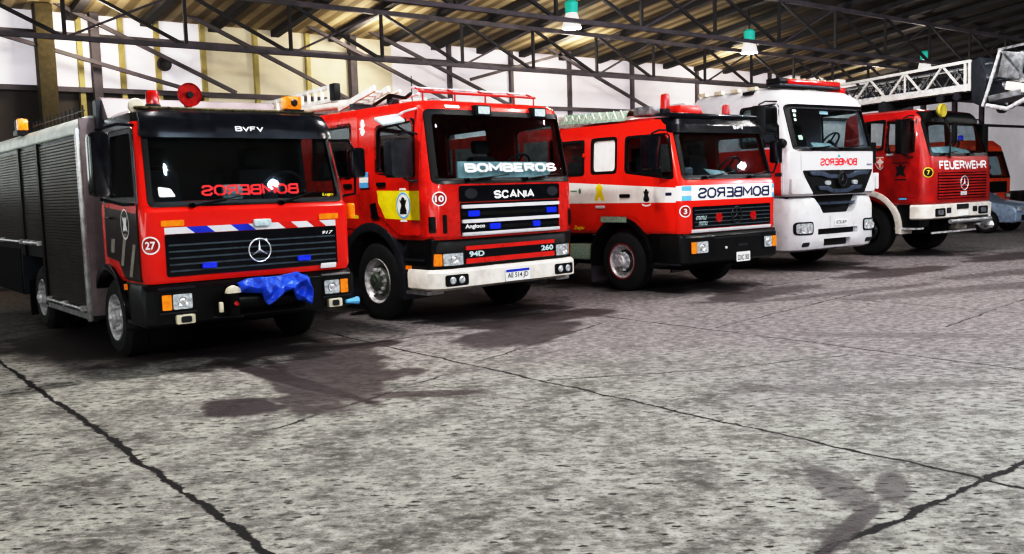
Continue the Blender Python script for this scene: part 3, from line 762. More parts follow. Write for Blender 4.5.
# ================================================================== 2: pumper with the yellow door panel
def truck2():
    R = empty('fire_engine', (3.424, .303, 0), math.radians(3.99),
              'red crew-cab fire engine numbered 10 with yellow door panel and pale front bumper', 'fire engine', GROUP)
    c = Cab([(1.04, -.07, 1.17, .26, 2.95), (1.09, -.1, 1.20, .28, 2.95), (1.70, -.1, 1.20, .28, 2.95), (1.74, -.06, 1.2, .26, 2.95),
             (2.56, .10, 1.17, .24, 2.95), (2.64, .13, 1.16, .25, 2.95), (2.69, .20, 1.12, .25, 2.95), (2.72, .34, .98, .3, 2.9)])
    ws = rpoly([(-1.09, 1.75), (1.09, 1.75), (1.06, 2.54), (-1.06, 2.54)], .06)
    w1 = rpoly([(.27, 1.82), (1.06, 1.88), (1.06, 2.42), (.30, 2.47)], .07)
    w2 = rpoly([(1.66, 1.84), (2.62, 1.84), (2.62, 2.48), (1.66, 2.5)], .07)
    c.shell(RED, R, ws, [w1, w2], [(1.25, .52, .70)])
    windscreen(R, c, ws, .05)
    f = c.front
    for sg in (-1, 1):
        s = c.side(sg)
        window(R, c, w1, sg); window(R, c, w2, sg)
        for (y0, y1, hole, hy, lo) in ((.17, 1.19, w1, .95, 1.10), (1.48, 2.76, w2, 1.72, 1.15)):
            outer = rpoly([(y0, lo), (y1, lo + .12), (y1, 2.6), (y0, 2.6)], .05)
            if y0 < 1: outer = rpoly([(y0, lo), (.62, lo), (1.0, 1.32), (y1, 1.36), (y1, 2.6), (y0, 2.6)], .05)
            d = MB().patch(outer, [hole], s, .001, .012, .2).build('door', RED, R)
            MB().prism(rrect(hy - .09, 1.70, hy + .09, 1.75, .015), s, .01, .035).build('door_handle', BLACK, d, bevel=.006)
            if y0 < 1:
                MB().patch([(.175, 1.28), (.90, 1.30), (1.04, 1.50), (1.06, 1.65), (.175, 1.63)], [], s, .0135, grid=.2).build('yellow_panel', YELLOW, d, label='bright yellow reflective panel')
                cr = crest(d, s, .50, 1.46, .15, .165, off=.016)
                for zz in (1.655, 1.275): MB().patch([(.42, zz - .012), (.58, zz - .012), (.56, zz + .014), (.44, zz + .014)], [], s, .017, grid=.2).build('crest_lettering', WHITETXT, cr)
            else: MB().patch([(1.50, 1.30), (2.74, 1.30), (2.74, 1.50), (1.50, 1.34)], [], s, .0135, grid=.2).build('yellow_panel', YELLOW, d)
        MB().prism([(1.04, 1.30), (1.20, 1.30), (1.22, 1.48), (1.10, 1.50)], s, .005, .02).build('side_vent', BLACK, R)
        flag(R, s, 1.45, 1.24, 1.69, 1.89, .014)
        MB().patch(ell(1.37, 2.50, .045, .055), [], s, .006, grid=.2).patch(ell(1.37, 2.40, .05, .05), [], s, .006, grid=.2).patch(star(1.37, 2.44, .09, .03, 5), [], s, .007, grid=.2).build('white_figure_sticker', WHITETXT, R)
        # step and fender
        o = prism_x(rpoly([(.06, .44), (.60, .44), (.66, .78), (.52, 1.06), (.02, 1.06)], .03), sg * .80, sg * 1.17).build('step', BLACK, R, bevel=.01)
        MB().box(min(sg * .95, sg * 1.20), max(sg * .95, sg * 1.20), .10, .62, .385, .43).build('step_plate', ALU, o, bevel=.01)
        MB().box(min(sg * 1.0, sg * 1.19), max(sg * 1.0, sg * 1.19), .16, .60, .79, .815).build('step_plate', SATIN, o)
        MB().prism(rrect(.44, .68, .54, .73, .01), side(sg * 1.17), 0, .02).build('side_marker', AMBER, o)
        arch_band(R, 1.25, .52, .62, .73, sg * 1.22, sg * .80, SATIN, -.5, PI + .3)
        wheel(R, sg * 1.16, 1.22, .50, .28, .285, STEEL, sg, OLIVE, nuts=10)
        wheel(R, sg * 1.2, 5.6, .50, .27, .285, STEEL, sg, OLIVE, dual=True, nuts=10)
        # red pod with dark slots under each lamp corner
    for sg in (-1, 1):
        cm = c.front
        MB().patch(rrect(sg * 1.155 - .022, 1.13, sg * 1.155 + .022, 1.32, .015), [], cm, .004, .012, .05).build('corner_vent', BLACK, R)
        MB().patch(rrect(sg * 1.04 - .02, 1.12, sg * 1.04 + .02, 1.34, .015), [], cm, .004, .012, .05).build('corner_vent', BLACK, R)
    roundel(R, c.corner(0, 1.53), .045, 1.53, .085, '10', tw=.6)
    # grille
    P = MB().patch(rrect(-.83, 1.485, .83, 1.675, .03), [], f, 0, .018, .1).build('badge_panel', GLOSSBLACK, R)
    MB().block('SCANIA', -.30, .38, 1.50, 1.62, f, .022, .115).build('badge_lettering', WHITETXT, P)
    for x in (-.66, .70): MB().patch(ell(x, 1.58, .10, .06), [], f, .021, grid=.1).build('badge_recess', SATIN, P)
    g = MB().patch(rrect(-.82, 1.08, .82, 1.47, .02), [], f, 0, .008, .1).build('grille', GLOSSBLACK, R)
    for z in (1.425, 1.25, 1.095): MB().patch(rrect(-.81, z - .022, .81, z + .022, .012), [], f, .005, .035, .1).build('grille_bar', WHITE, g, bevel=.006)
    for z in (1.335, 1.17): MB().patch(rrect(-.80, z - .02, .80, z + .02, .012), [], f, .005, .02, .1).build('grille_slat', BLACK, g)
    for x, z, w in ((-.63, 1.34, .085), (.67, 1.34, .085), (-.30, 1.175, .085), (.40, 1.175, .06)): MB().patch(rrect(x - w, z - .035, x + w, z + .035, .015), [], f, .01, .035, .1).build('blue_strobe', BLUELENS, g)
    MB().text('Angloco', -.77, -.46, 1.15, 1.215, f, .024, .03).build('maker_lettering', WHITETXT, g)
    # bumper group
    bc = Cab([(.70, -.02, 1.16, .26, .5), (.74, -.06, 1.18, .28, .5), (.96, -.06, 1.18, .28, .5), (1.05, -.02, 1.16, .26, .5)])
    B = bc.loft().build('lamp_panel', BLACK, R)
    MB().patch(rrect(-.73, .90, .76, .95, .01), [], bc.front, 0, .014, .1).build('red_strip', RED, B)
    MB().patch(rrect(-.73, .735, .76, .80, .01), [], bc.front, 0, .014, .1).build('red_strip', RED, B)
    MB().patch(rrect(-.73, .80, .76, .90, .005), [], bc.front, 0, .008, .1).build('dark_strip', GLOSSBLACK, B)
    MB().text('94D', -.68, -.44, .815, .885, bc.front, .011, .04).build('model_lettering', PALETXT, B)
    MB().text('260', .52, .74, .815, .885, bc.front, .011, .04).build('model_lettering', PALETXT, B)
    for sg in (-1, 1):
        a = sorted((sg * 1.165, sg * .77))
        headlamp(B, bc, a[0], a[1], .72, .89, sg, .012, sg * 1.06)
    bm = Cab([(.43, .0, 1.17, .2, .42), (.47, -.1, 1.23, .24, .45), (.65, -.1, 1.23, .24, .45), (.69, -.07, 1.21, .24, .45)])
    b = bm.loft().build('bumper', CREAM, R, label='pale cream front bumper')
    for sg in (-1, 1):
        a = sorted((sg * .73, sg * 1.07))
        h = MB().patch(rrect(a[0], .49, a[1], .625, .03), [], bm.front, 0, .006, .06).build('fog_lamp', BLACK, b)
        for k in (.3, .7):
            x = a[0] + (a[1] - a[0]) * k
            p = Vector(bm.front(x, .557, .012)); MB().lathe([(0, 0), (-.008, .03), (0, .045), (.01, .048)], p, 'y', 16).build('lamp_lens', CLEARLENS, h)
    plate(b, -.14, .27, .475, .625, -.105, 'AE 514 JD')
    # upper front: lamps, script board, mirrors
    for x in (-.28, .67):
        o = MB().prism(rrect(x - .12, 2.525, x + .12, 2.655, .015), lambda a, bb, d: (a, .09 - d, bb), -.06, .05).build('roof_lamp', BLACK, R, bevel=.008)
        MB().prism(rrect(x - .09, 2.545, x + .09, 2.635, .012), lambda a, bb, d: (a, .09 - d, bb), .05, .056).build('lamp_lens', LAMPGLASS, o)
    MB().patch(rrect(-.82, 2.61, -.60, 2.645, .01), [], f, .003, .006, .1).build('roof_sticker', WHITETXT, R)
    MB().block('BOMBEROS', -.66, .88, 1.835, 1.955, f, -.012, .12).build('windscreen_lettering', WHITETXT, R)
    MB().prism(rpoly([(-.72, 1.75), (.75, 1.75), (.86, 1.82), (.80, 1.96), (-.70, 1.97)], .03), lambda a, b_, d: (a, .05 + d + .1 * (b_ - 1.75), b_), 0, .03).build('dash_board_cloth', CLOTH, R)
    wiper(R, c, -.7, 1.74, .0, 1.80); wiper(R, c, .25, 1.74, .85, 1.80)
    mirror(R, -1.40, .22, 1.79, 2.24, .30, -1, [[(-1.40, .28, 2.28), (-1.33, .24, 2.33), (-1.17, .22, 2.30)], [(-1.36, .28, 1.80), (-1.3, .24, 1.75), (-1.19, .2, 1.75)]], .16, SATIN)
    mirror(R, 1.30, .34, 1.95, 2.28, .14, 1, [[(1.30, .4, 2.30), (1.26, .3, 2.40), (1.1, .2, 2.52)], [(1.30, .4, 1.95), (1.26, .36, 1.86), (1.18, .34, 1.84)]], .12, BLACK)
    k = MB().obox((-1.50, .30, 2.46), (.30, .20, .035), Matrix.Rotation(.45, 3, 'X') @ Matrix.Rotation(-.2, 3, 'Y')).build('kerb_mirror', LAMPGLASS, R, bevel=.015)
    MB().tube([(-1.46, .3, 2.48), (-1.3, .28, 2.56), (-1.15, .25, 2.6)], .016, 6).build('mirror_arm', CHROME, k)
    MB().tube([(-1.44, .3, 2.42), (-1.3, .28, 2.33), (-1.2, .25, 2.28)], .012, 6).build('mirror_arm', BLACK, k)
    # roof: rail, ladders, aerial
    rr = MB().tube([(-.95, .45, 2.83), (.98, .45, 2.83)], .016, 8).build('roof_rail', RED2, R)
    MB().tube([(-.95, .60, 2.89), (1.02, .60, 2.89)], .013, 8).build('rail_bar', STEEL, rr)
    for x in (-.9, -.4, .1, .6, .95): MB().tube([(x, .45, 2.70), (x, .45, 2.83), (x, .60, 2.89)], .012, 6).build('rail_post', RED2, rr)
    MB().tube([(-.62, 1.05, 2.68), (-.62, 1.05, 3.1)], .006, 6).build('aerial', BLACK, R)
    # an edge-standing ladder, beams and a second, steeper ladder on the left of the roof
    la = MB().bar((-.92, 4.7, 2.86), (-.92, 2.45, 2.92), .03, .05).build('ladder', LADDER, R, label='pale ladder carried on its edge')
    MB().bar((-.92, 4.7, 3.02), (-.92, 2.45, 3.10), .03, .05).build('stile', LADDER, la)
    for k in range(12): MB().bar((-.92, 4.6 - k * .185, 2.87 + k * .005), (-.92, 4.6 - k * .185, 3.03 + k * .0065), .035).build('rung', CREAM, la)
    MB().box(-.97, -.87, 2.34, 2.48, 2.9, 3.13).build('ladder_foot', BLACK, la, bevel=.02)
    MB().tube([(-.88, 3.5, 2.86), (-.88, 2.12, 2.83)], .055, 12).build('suction_hose', CREAM, R)
    lb = roof_ladder(R, -.80, 2.35, 2.78, 1.45, 2.97, .22, .14)
    MB().tube([(-.70, 2.1, 2.78), (-.70, 1.2, 2.92)], .022, 8).build('pike_pole', CREAM, R)
    MB().tube([(-.62, 1.9, 2.78), (-.62, .9, 2.86)], .018, 8).build('pike_pole', STEEL, R)
    MB().tube([(-.90, 1.5, 2.76), (-.86, 1.2, 2.86), (-.80, .95, 2.80), (-.82, .8, 2.84)], .022, 8).build('hose_end', BLACK, R)
    MB().lathe([(-.05, 0), (-.05, .07), (.05, .07), (.05, 0)], (-.78, 1.25, 2.80), 'x', 14).build('strap_reel', SATIN, R)
    roof_ladder(R, -.20, 5.2, 3.08, 1.6, 2.86, .42, .28)
    roof_ladder(R, .35, 5.2, 2.96, 1.2, 2.82, .42, .28)
    for y in (1.9, 3.4): MB().bar((-1.0, y, 2.77), (.9, y, 2.77), .07).build('roof_crossbar', SATIN, R)
    MB().lathe([(0, .08), (.12, .08), (.13, .05), (.13, 0)], (-.15, 1.2, 2.72), 'z', 16).build('roof_vent', GREYM, R)
    # interior
    MB().box(-1.12, 1.12, .2, 2.85, 1.14, 1.24).build('cab_floor', DASH, R)
    MB().prism(rpoly([(.02, 1.25), (.35, 1.25), (.40, 1.62), (.33, 1.72), (.02, 1.72)], .03), lambda y, z, d: (d, y, z), -1.08, 1.08).build('dashboard', DASH, R)
    seat(R, -.62, .85, 1.40); seat(R, .62, .85, 1.40); steering(R, .60, .46, 1.90)
    for x in (-.75, -.25, .25, .75): seat(R, x, 2.45, 1.40)
    # body
    bx = prism_x(rpoly([(3.02, .78), (4.85, .78), (4.95, 1.15), (6.25, 1.15), (6.35, .78), (7.7, .78), (7.7, 2.66), (3.02, 2.66)], .02), -1.18, 1.18).build('pump_body', RED, R, bevel=.02)
    for sg in (-1, 1):
        for y0, y1, z0 in ((3.12, 3.95, .9), (4.05, 4.85, .9), (4.95, 6.2, 1.22), (6.3, 7.6, .9)): shutter(bx, sg * 1.185, y0, y1, z0, 2.45, ALU)
        MB().box(sg * .8, sg * 1.1, 6.3, 6.34, .12, .8).build('mud_flap', CHASSIS, bx)
    chassis(R, .2, 7.6, [(1.22, .5), (5.6, .5)], .72)
truck2()

# ================================================================== 3: crew-cab engine with the white band
def truck3():
    R = empty('fire_engine', (7.466, -.006, 0), math.radians(.06),
              'red crew-cab fire engine numbered 3 with a white band carrying mirror-written lettering', 'fire engine', GROUP)
    PAINT = bandmat('red_with_white_band', (.76, .028, .012), (.86, .86, .84), (1.375, 1.59, 1.355, 1.56, .14, .055))
    c = Cab([(.88, .03, 1.06, .10, 2.72), (.93, 0, 1.09, .13, 2.72), (1.62, 0, 1.09, .13, 2.72), (1.70, .05, 1.085, .12, 2.72),
             (2.36, .22, 1.05, .14, 2.72), (2.48, .26, 1.03, .16, 2.72), (2.57, .34, .98, .2, 2.70), (2.62, .6, .85, .25, 2.6)])
    ws = rpoly([(-.985, 1.725), (.985, 1.725), (.955, 2.36), (-.955, 2.36)], .06)
    w1 = rpoly([(.20, 1.72), (1.14, 1.83), (1.14, 2.33), (.32, 2.33)], .07)
    w2 = rpoly([(1.37, 1.84), (1.89, 1.84), (1.89, 2.34), (1.37, 2.34)], .07)
    w3 = rpoly([(2.12, 1.83), (2.62, 1.83), (2.62, 2.33), (2.12, 2.33)], .05)
    c.shell(PAINT, R, ws, [w1, w2, w3], [(1.27, .48, .62)])
    windscreen(R, c, ws, .05)
    f = c.front
    for sg in (-1, 1):
        s = c.side(sg)
        window(R, c, w1, sg); window(R, c, w3, sg)
        window(R, c, w2, sg, mat('white_window_film', (.92, .95, .95), .3, coat=.5, dirt=.12, scale=5))
        d = MB().patch(rpoly([(.15, .90), (.70, .90), (.92, 1.14), (1.29, 1.16), (1.29, 2.42), (.33, 2.42), (.15, 1.66)], .04), [w1], s, .001, .010, .2).build('door', PAINT, R)
        MB().prism(rrect(1.05, 1.44, 1.26, 1.49, .015), s, .008, .03).build('door_handle', BLACK, d, bevel=.006)
        cr = MB().patch(star(.71, 1.47, .085, .035, 4, PI / 4), [], s, .014, grid=.2).patch(ell(.71, 1.50, .035, .06), [], s, .0145, grid=.2).patch(ell(.71, 1.40, .06, .03), [], s, .0145, grid=.2).build('door_crest', BLACKTXT, d)
        MB().patch(ell(.71, 1.345, .10, .045, 14, PI * 1.05, PI * 1.95) + ell(.71, 1.345, .07, .02, 14, PI * 1.95, PI * 1.05), [], s, .014, grid=.2).build('crest_scroll', WHITETXT, cr)
        MB().text('1420', .34 if sg < 0 else .22, .22 if sg < 0 else .34, 1.46, 1.50, s, .014, .02).build('door_sticker', NAVYTXT, d) if False else None
        MB().patch(rrect(.21, 1.455, .33, 1.50, .005), [], s, .014, grid=.2).build('door_sticker', NAVYTXT, d)
        d = MB().patch(rpoly([(1.31, 1.16), (1.75, 1.16), (1.95, .90), (2.05, .90), (2.05, 2.42), (1.31, 2.42)], .03), [w2], s, .001, .010, .2).build('door', PAINT, R)
        MB().prism(rrect(1.60, 1.275, 1.80, 1.32, .015), s, .008, .03).build('door_handle', WHITE, d, bevel=.006)
        e = MB().patch(rpoly([(1.60, 1.40), (1.68, 1.40), (1.70, 1.46), (1.73, 1.46), (1.75, 1.40), (1.83, 1.40), (1.77, 1.54), (1.80, 1.60), (1.715, 1.67), (1.63, 1.60), (1.66, 1.54)], .02), [], s, .014, grid=.2)
        e.build('yellow_emblem', YELLOW, d)
        MB().text('Ziegler', 2.34 if sg < 0 else 2.08, 2.08 if sg < 0 else 2.34, .92, 1.0, s, .006, .02, .25).build('maker_script', YELLOW, R)
        t = MB().patch(rrect(2.25, 1.545, 2.40, 1.565, .004), [], s, .004, grid=.2).patch(ell(2.18, 1.555, .03, .045), [], s, .004, grid=.2).build('green_sticker', mat('dull_green', (.15, .3, .2), .5), R)
        # hinges, steps and fender
        for z in (1.75, 2.12): MB().prism(rrect(2.04, z - .03, 2.10, z + .03, .01), s, 0, .03).build('hinge', PAINT, R)
        o = prism_x(rpoly([(.04, .47), (.58, .47), (.64, .74), (.70, .90), (.02, .90)], .03), sg * .78, sg * 1.07).build('step', BLACK, R, bevel=.01)
        MB().box(min(sg * .95, sg * 1.10), max(sg * .95, sg * 1.10), .08, .60, .44, .47).build('step_plate', SATIN, o)
        MB().prism(rrect(.23, .72, .33, .78, .01), side(sg * 1.07), 0, .02).build('side_marker', AMBER, o)
        arch_band(R, 1.27, .48, .58, .66, sg * 1.13, sg * .76, BLACK)
        MB().prism(rrect(1.10, 1.06, 1.66, 1.15, .015), lambda y, z, d: (sg * (1.135 + d), y, z), 0, .006).build('fender_sticker', NET, R, label='pale green sticker with faint lettering')
        wheel(R, sg * 1.08, 1.27, .46, .27, .255, STEEL, sg, nuts=10, ring=RED2)
        wheel(R, sg * 1.12, 5.0, .46, .26, .255, STEEL, sg, dual=True, nuts=10)
        MB().box(sg * .78, sg * 1.08, 1.93, 1.97, .10, .70).build('mud_flap', mat('dusty_rubber', (.08, .06, .075), .8), R)
        MB().prism(rrect(2.02, .45, 2.55, .70, .05), lambda y, z, d: (sg * d, y, z), .7, 1.05).build('fuel_tank', NET, R, bevel=.02, label='pale chequer-plate fuel tank')
    # flags at the front corners
    flag(R, c.corner(0, 1.47), -.02, .14, 1.378, 1.585, .006)
    flag(R, f, .955, 1.07, 1.378, 1.585, .006)
    MB().block('BOMBEROS', .89, -.78, 1.40, 1.57, f, .006).build('front_lettering', NAVYTXT, R, label='dark mirror-written lettering on the white band')
    roundel(R, c.corner(0, 1.22), .03, 1.225, .085, '3', tw=.28)
    g = MB().patch(rrect(-.90, .965, .90, 1.285, .02), [], f, 0, .012, .1).build('grille', GLOSSBLACK, R)
    for k in range(5):
        z = 1.0 + k * .058
        MB().box(-.87, .87, -.026, -.008, z - .007, z + .007).build('grille_slat', mat('slat_grey', (.08, .11, .13), .3, dirt=.3), g)
    emblem_star(g, .05, -.04, 1.135, .12, SATIN)
    for x in (-.34, .46): MB().lathe([(0, .072), (-.02, .07), (-.025, .05), (-.025, 0)], (x, -.014, 1.11), 'y', 20).build('red_reflector', REDLENS, g)
    for k, (a, b, z0, z1) in enumerate(((-.86, -.62, 1.09, 1.15), (-.80, -.60, 1.01, 1.07))): MB().text('Rosso' if False else 'mmu', a, b, z0, z1, f, .03, .0, .4).build('grille_script', PALETXT, g)
    MB().patch(rrect(-.92, .905, .91, .955, .01), [], f, 0, .02, .1).build('white_strip', WHITE, R)
    bc = Cab([(.44, .05, 1.05, .12, .45), (.48, -.04, 1.10, .14, .45), (.84, -.04, 1.10, .14, .45), (.90, .02, 1.07, .12, .45)])
    B = bc.loft().build('bumper', BLACK, R)
    for sg in (-1, 1):
        a = (-1.0, -.62) if sg < 0 else (.68, 1.0)
        headlamp(B, bc, a[0], a[1], .60, .79, sg, .012, sg * .885)
    MB().patch(rrect(-.5, .80, .6, .82, .005), [], bc.front, 0, .015, .1).build('bumper_trim', SATIN, B)
    MB().patch(rrect(.06, .66, .30, .70, .01), [], bc.front, 0, .012, .1).build('bumper_badge', SATIN, B)
    MB().lathe([(0, .02), (-.02, .02), (-.02, 0)], (-.22, -.045, .66), 'y', 10).build('bumper_bolt', CREAM, B)
    plate(B, .02, .34, .43, .575, -.05, 'DXC 303', False)
    MB().tube([(-.55, .25, .42), (.45, .25, .42)], .05, 10).build('front_axle_beam', CHASSIS, B)
    # visor and roof
    v = MB().patch(rpoly([(-1.06, 2.36), (1.06, 2.36), (1.03, 2.50), (.97, 2.60), (-.97, 2.60), (-1.03, 2.50)], .04), [], f, .012, .06, .08).build('sun_visor', GLOSSBLACK, R)
    MB().block('BVFV', .27, .50, 2.42, 2.475, f, .064).build('visor_lettering', WHITETXT, v)
    MB().prism([(.30, 2.585), (.62, 2.62), (.62, 2.66), (.30, 2.655)], lambda y, z, d: (d, y, z), -1.0, 1.0).build('visor_top', GLOSSBLACK, v, bevel=.01)
    beacon(R, -.92, .48, 2.62, .075, .22, REDLENS, .10)
    o = MB().prism([(-.28, 0), (.28, 0), (.2, .12), (-.22, .12)], lambda a, b, d: (-.42 + a, d, 2.66 + b), .42, .66).build('roof_siren', RED, R, bevel=.01)
    MB().lathe([(0, .12), (.05, .1), (.08, .05), (.08, 0)], (-.32, .75, 2.7), 'z', 16).build('siren_dome', BLACK, o)
    beacon(R, .42, .45, 2.64, .065, .15, RED2)
    # netting over gear on the roof
    nt = MB(); nx, ny = 40, 10; vs = []; fs = []
    for j in range(ny + 1):
        for i in range(nx + 1):
            y = 1.25 + 1.5 * i / nx; x = -.98 + .55 * j / ny; t = j / ny
            z = 2.60 + .15 * min(1, t * 5) + .03 * math.sin(i * 1.6 + j) * math.sin(j * 1.1) + .05 * (i / nx)
            vs.append((x, y, z))
    for j in range(ny):
        for i in range(nx): fs.append((j * (nx + 1) + i, j * (nx + 1) + i + 1, (j + 1) * (nx + 1) + i + 1, (j + 1) * (nx + 1) + i))
    nt.add(vs, fs).build('cargo_net', NET, R, label='pale green net over gear on the roof')
    for k in range(9): MB().tube([(-.93, 1.3 + k * .16, 2.62), (-.93, 1.38 + k * .16, 2.77), (-.93, 1.46 + k * .16, 2.62)], .012, 6).build('net_cord', CREAM, R)
    roof_ladder(R, -.25, 5.8, 2.86, 1.0, 2.74, .4, .3)
    o = MB().prism(rrect(-.85, 2.66, -.5, 2.80, .03), lambda a, b, d: (a, d, b), .85, 1.2).build('roof_box', GREYM, R, bevel=.02)
    wiper(R, c, -.62, 1.70, .08, 1.78); wiper(R, c, .42, 1.70, .90, 1.78)
    mirror(R, -1.34, .30, 1.84, 2.33, .26, -1, [[(-1.34, .36, 2.35), (-1.2, .34, 2.40), (-1.05, .32, 2.40)], [(-1.34, .36, 1.84), (-1.2, .3, 1.72), (-1.09, .26, 1.70)]], .16, GLOSSBLACK)
    mirror(R, 1.28, .10, 1.90, 2.26, .16, 1, [[(1.02, .26, 2.38), (1.2, .12, 2.36), (1.27, .14, 2.28)], [(1.28, .14, 1.9), (1.2, .14, 1.76), (1.08, .16, 1.74)]], .12, GLOSSBLACK)
    # interior
    MB().box(-1.02, 1.02, .15, 2.65, 1.06, 1.16).build('cab_floor', DASH, R)
    MB().prism(rpoly([(.10, 1.2), (.42, 1.2), (.46, 1.58), (.40, 1.68), (.10, 1.68)], .03), lambda y, z, d: (d, y, z), -1.0, 1.0).build('dashboard', DASH, R)
    seat(R, -.55, .85, 1.36); seat(R, .55, .85, 1.36); steering(R, .55, .52, 1.84)
    for x in (-.7, -.23, .23, .7): seat(R, x, 2.25, 1.36)
    MB().prism(rpoly([(-.15, 1.70), (.28, 1.70), (.18, 1.80), (-.22, 1.84)], .02), lambda a, b, d: (a, .22 + d + (b - 1.7), b), 0, .02).build('dash_papers', CLOTH, R)
    MB().prism(rrect(-.80, 1.70, -.62, 1.86, .04), lambda a, b, d: (a, d, b), .22, .36).build('dash_radio', GREYM, R, bevel=.02)
    bx = prism_x(rpoly([(2.78, .80), (4.30, .80), (4.40, 1.10), (5.60, 1.10), (5.70, .80), (6.9, .80), (6.9, 2.60), (2.78, 2.60)], .02), -1.12, 1.12).build('pump_body', RED, R, bevel=.02)
    for sg in (-1, 1):
        for y0, y1, z0 in ((2.9, 3.55, .9), (3.65, 4.3, .9), (4.4, 5.6, 1.2), (5.7, 6.8, .9)): shutter(bx, sg * 1.125, y0, y1, z0, 2.4, ALU)
    chassis(R, .2, 6.8, [(1.27, .46), (5.0, .46)])
truck3()

# ================================================================== 4: white truck
def truck4():
    R = empty('fire_engine', (11.365, .706, 0), math.radians(-2.45),
              'tall white fire engine with red doors and a red light bar, between two red engines', 'fire engine', GROUP)
    PAINT = bandmat('white_with_red_door', (.70, .70, .74), (.62, .02, .02), (0, -1, 1.36, 2.185, .30, 0))
    c = Cab([(1.34, .03, 1.20, .22, 2.45), (1.38, 0, 1.23, .24, 2.45), (2.13, .02, 1.24, .22, 2.45), (2.17, .06, 1.235, .22, 2.45),
             (2.92, .25, 1.19, .24, 2.45), (2.97, .22, 1.19, .26, 2.45), (3.12, .30, 1.15, .3, 2.45), (3.24, .48, 1.06, .35, 2.4), (3.30, .9, .92, .35, 2.3)])
    ws = rpoly([(-1.10, 2.19), (1.10, 2.19), (1.08, 2.90), (-1.08, 2.90)], .07)
    w1 = rpoly([(.36, 2.22), (1.22, 2.22), (1.22, 2.93), (.42, 2.95)], .08)
    c.shell(PAINT, R, ws, [w1], [(1.45, .52, .64)], rear=rrect(-.8, 2.2, .8, 2.8, .06))
    windscreen(R, c, ws, .06)
    f = c.front
    for sg in (-1, 1):
        s = c.side(sg); window(R, c, w1, sg)
        d = MB().patch(rpoly([(.25, 1.36), (1.30, 1.36), (1.30, 3.04), (.36, 3.04), (.25, 2.2)], .05), [w1], s, .001, .012, .2).build('door', PAINT, R, label='white door with red lower half')
        MB().prism(rrect(1.0, 1.62, 1.22, 1.68, .015), s, .01, .035).build('door_handle', BLACK, d, bevel=.006)
        MB().prism(rrect(.28, 1.70, .42, 1.76, .01), s, .01, .02).build('door_badge', SATIN, d)
        mb = prism_x(rpoly([(.25, .45), (.78, .45), (.86, .9), (.70, 1.33), (.22, 1.33)], .03), sg * .80, sg * 1.18).build('step', BLACK, R, bevel=.015)
        for z in (.62, .98): MB().box(min(sg * 1.0, sg * 1.21), max(sg * 1.0, sg * 1.21), .26, .74, z - .02, z + .02).build('step_plate', SATIN, mb)
        arch_band(R, 1.45, .52, .62, .70, sg * 1.22, sg * .82, BLACK)
        wheel(R, sg * 1.18, 1.45, .51, .29, .29, STEEL, sg, nuts=10)
        wheel(R, sg * 1.20, 5.2, .51, .28, .29, STEEL, sg, dual=True, nuts=10)
        # deflector panels beside the grille
        MB().patch(rpoly([(sg * 1.215, 1.385), (sg * .78, 1.385), (sg * .98, 1.64), (sg * 1.215, 1.66)], .02), [], f, .002, .03, .06).build('corner_deflector', WHITE, R, bevel=.006)
    MB().block('BOMBEROS', .57, -.52, 1.87, 2.01, f, .006).build('front_lettering', REDTXT, R, label='red mirror-written lettering')
    MB().text('Axor', .86, 1.04, 1.86, 1.91, f, .006, .02, .3).build('model_script', NAVYTXT, R)
    MB().patch([(-.02, 2.02), (.07, 2.02), (.025, 2.08)], [], f, .006, grid=.1).build('small_emblem', mat('teal_mark', (.02, .35, .4), .5), R)
    MB().patch([(-1.06, 1.80), (-1.06, 2.14), (-1.052, 2.14), (-1.052, 1.80)], [], f, .003, grid=.1).build('panel_gap', SATIN, R)
    # grille
    g = MB().patch(rpoly([(-.74, 1.36), (.74, 1.36), (.95, 1.66), (1.02, 1.79), (-1.02, 1.79), (-.95, 1.66)], .03), [], f, 0, .02, .1).build('grille', BLACK, R)
    mid = mat('grille_blue_grey', (.07, .09, .13), .3, coat=.3, dirt=.3)
    for (zz, h, w, sag) in ((1.70, .07, .90, .06), (1.44, .07, .66, .06)):
        pts = [(-w, zz + h), (-w * .55, zz + h), (-w * .35, zz + h - sag), (w * .35, zz + h - sag), (w * .55, zz + h), (w, zz + h), (w * .92, zz), (w * .6, zz - .01), (w * .38, zz - sag), (-w * .38, zz - sag), (-w * .6, zz - .01), (-w * .92, zz)]
        MB().patch(pts, [], f, .01, .05, .1).build('grille_bar', mid, g, bevel=.008)
    MB().lathe([(0, .17), (-.03, .16), (-.035, .12), (-.035, 0)], (.03, -.02, 1.62), 'y', 24, sx=.72, sy=1).build('emblem_boss', BLACK, g)
    emblem_star(g, .03, -.065, 1.62, .12, SATIN)
    for x in (-.36, .44): MB().patch(rrect(x - .075, 1.525, x + .075, 1.60, .03), [], f, .015, .05, .1).build('grille_lamp', CLEARLENS, g, bevel=.008)
    # bumper: separate loft with openings
    bc = Cab([(.35, .14, 1.17, .3, .78), (.39, .05, 1.24, .32, .78), (.52, .0, 1.26, .32, .78), (1.15, .0, 1.25, .32, .78), (1.29, .05, 1.22, .3, .78), (1.33, .12, 1.17, .3, .78)])
    B = bc.loft().build('bumper', WHITE, R, label='deep white bumper with dark openings')
    cu = MB().prism(rpoly([(-.46, 1.02), (.46, 1.02), (.72, 1.40), (-.72, 1.40)], .03), lambda a, b, d: (a, d, b), -.3, .18).build('cut', BLACK)
    cu2 = MB().prism(rrect(-.60, .64, .58, .745, .02), lambda a, b, d: (a, d, b), -.3, .12).build('cut', BLACK)
    cu3 = MB().prism(rpoly([(-.40, .43), (.36, .43), (.36, .56), (-.44, .56)], .02), lambda a, b, d: (a, d, b), -.3, .12).build('cut', BLACK)
    boolean(B, [cu, cu2, cu3])
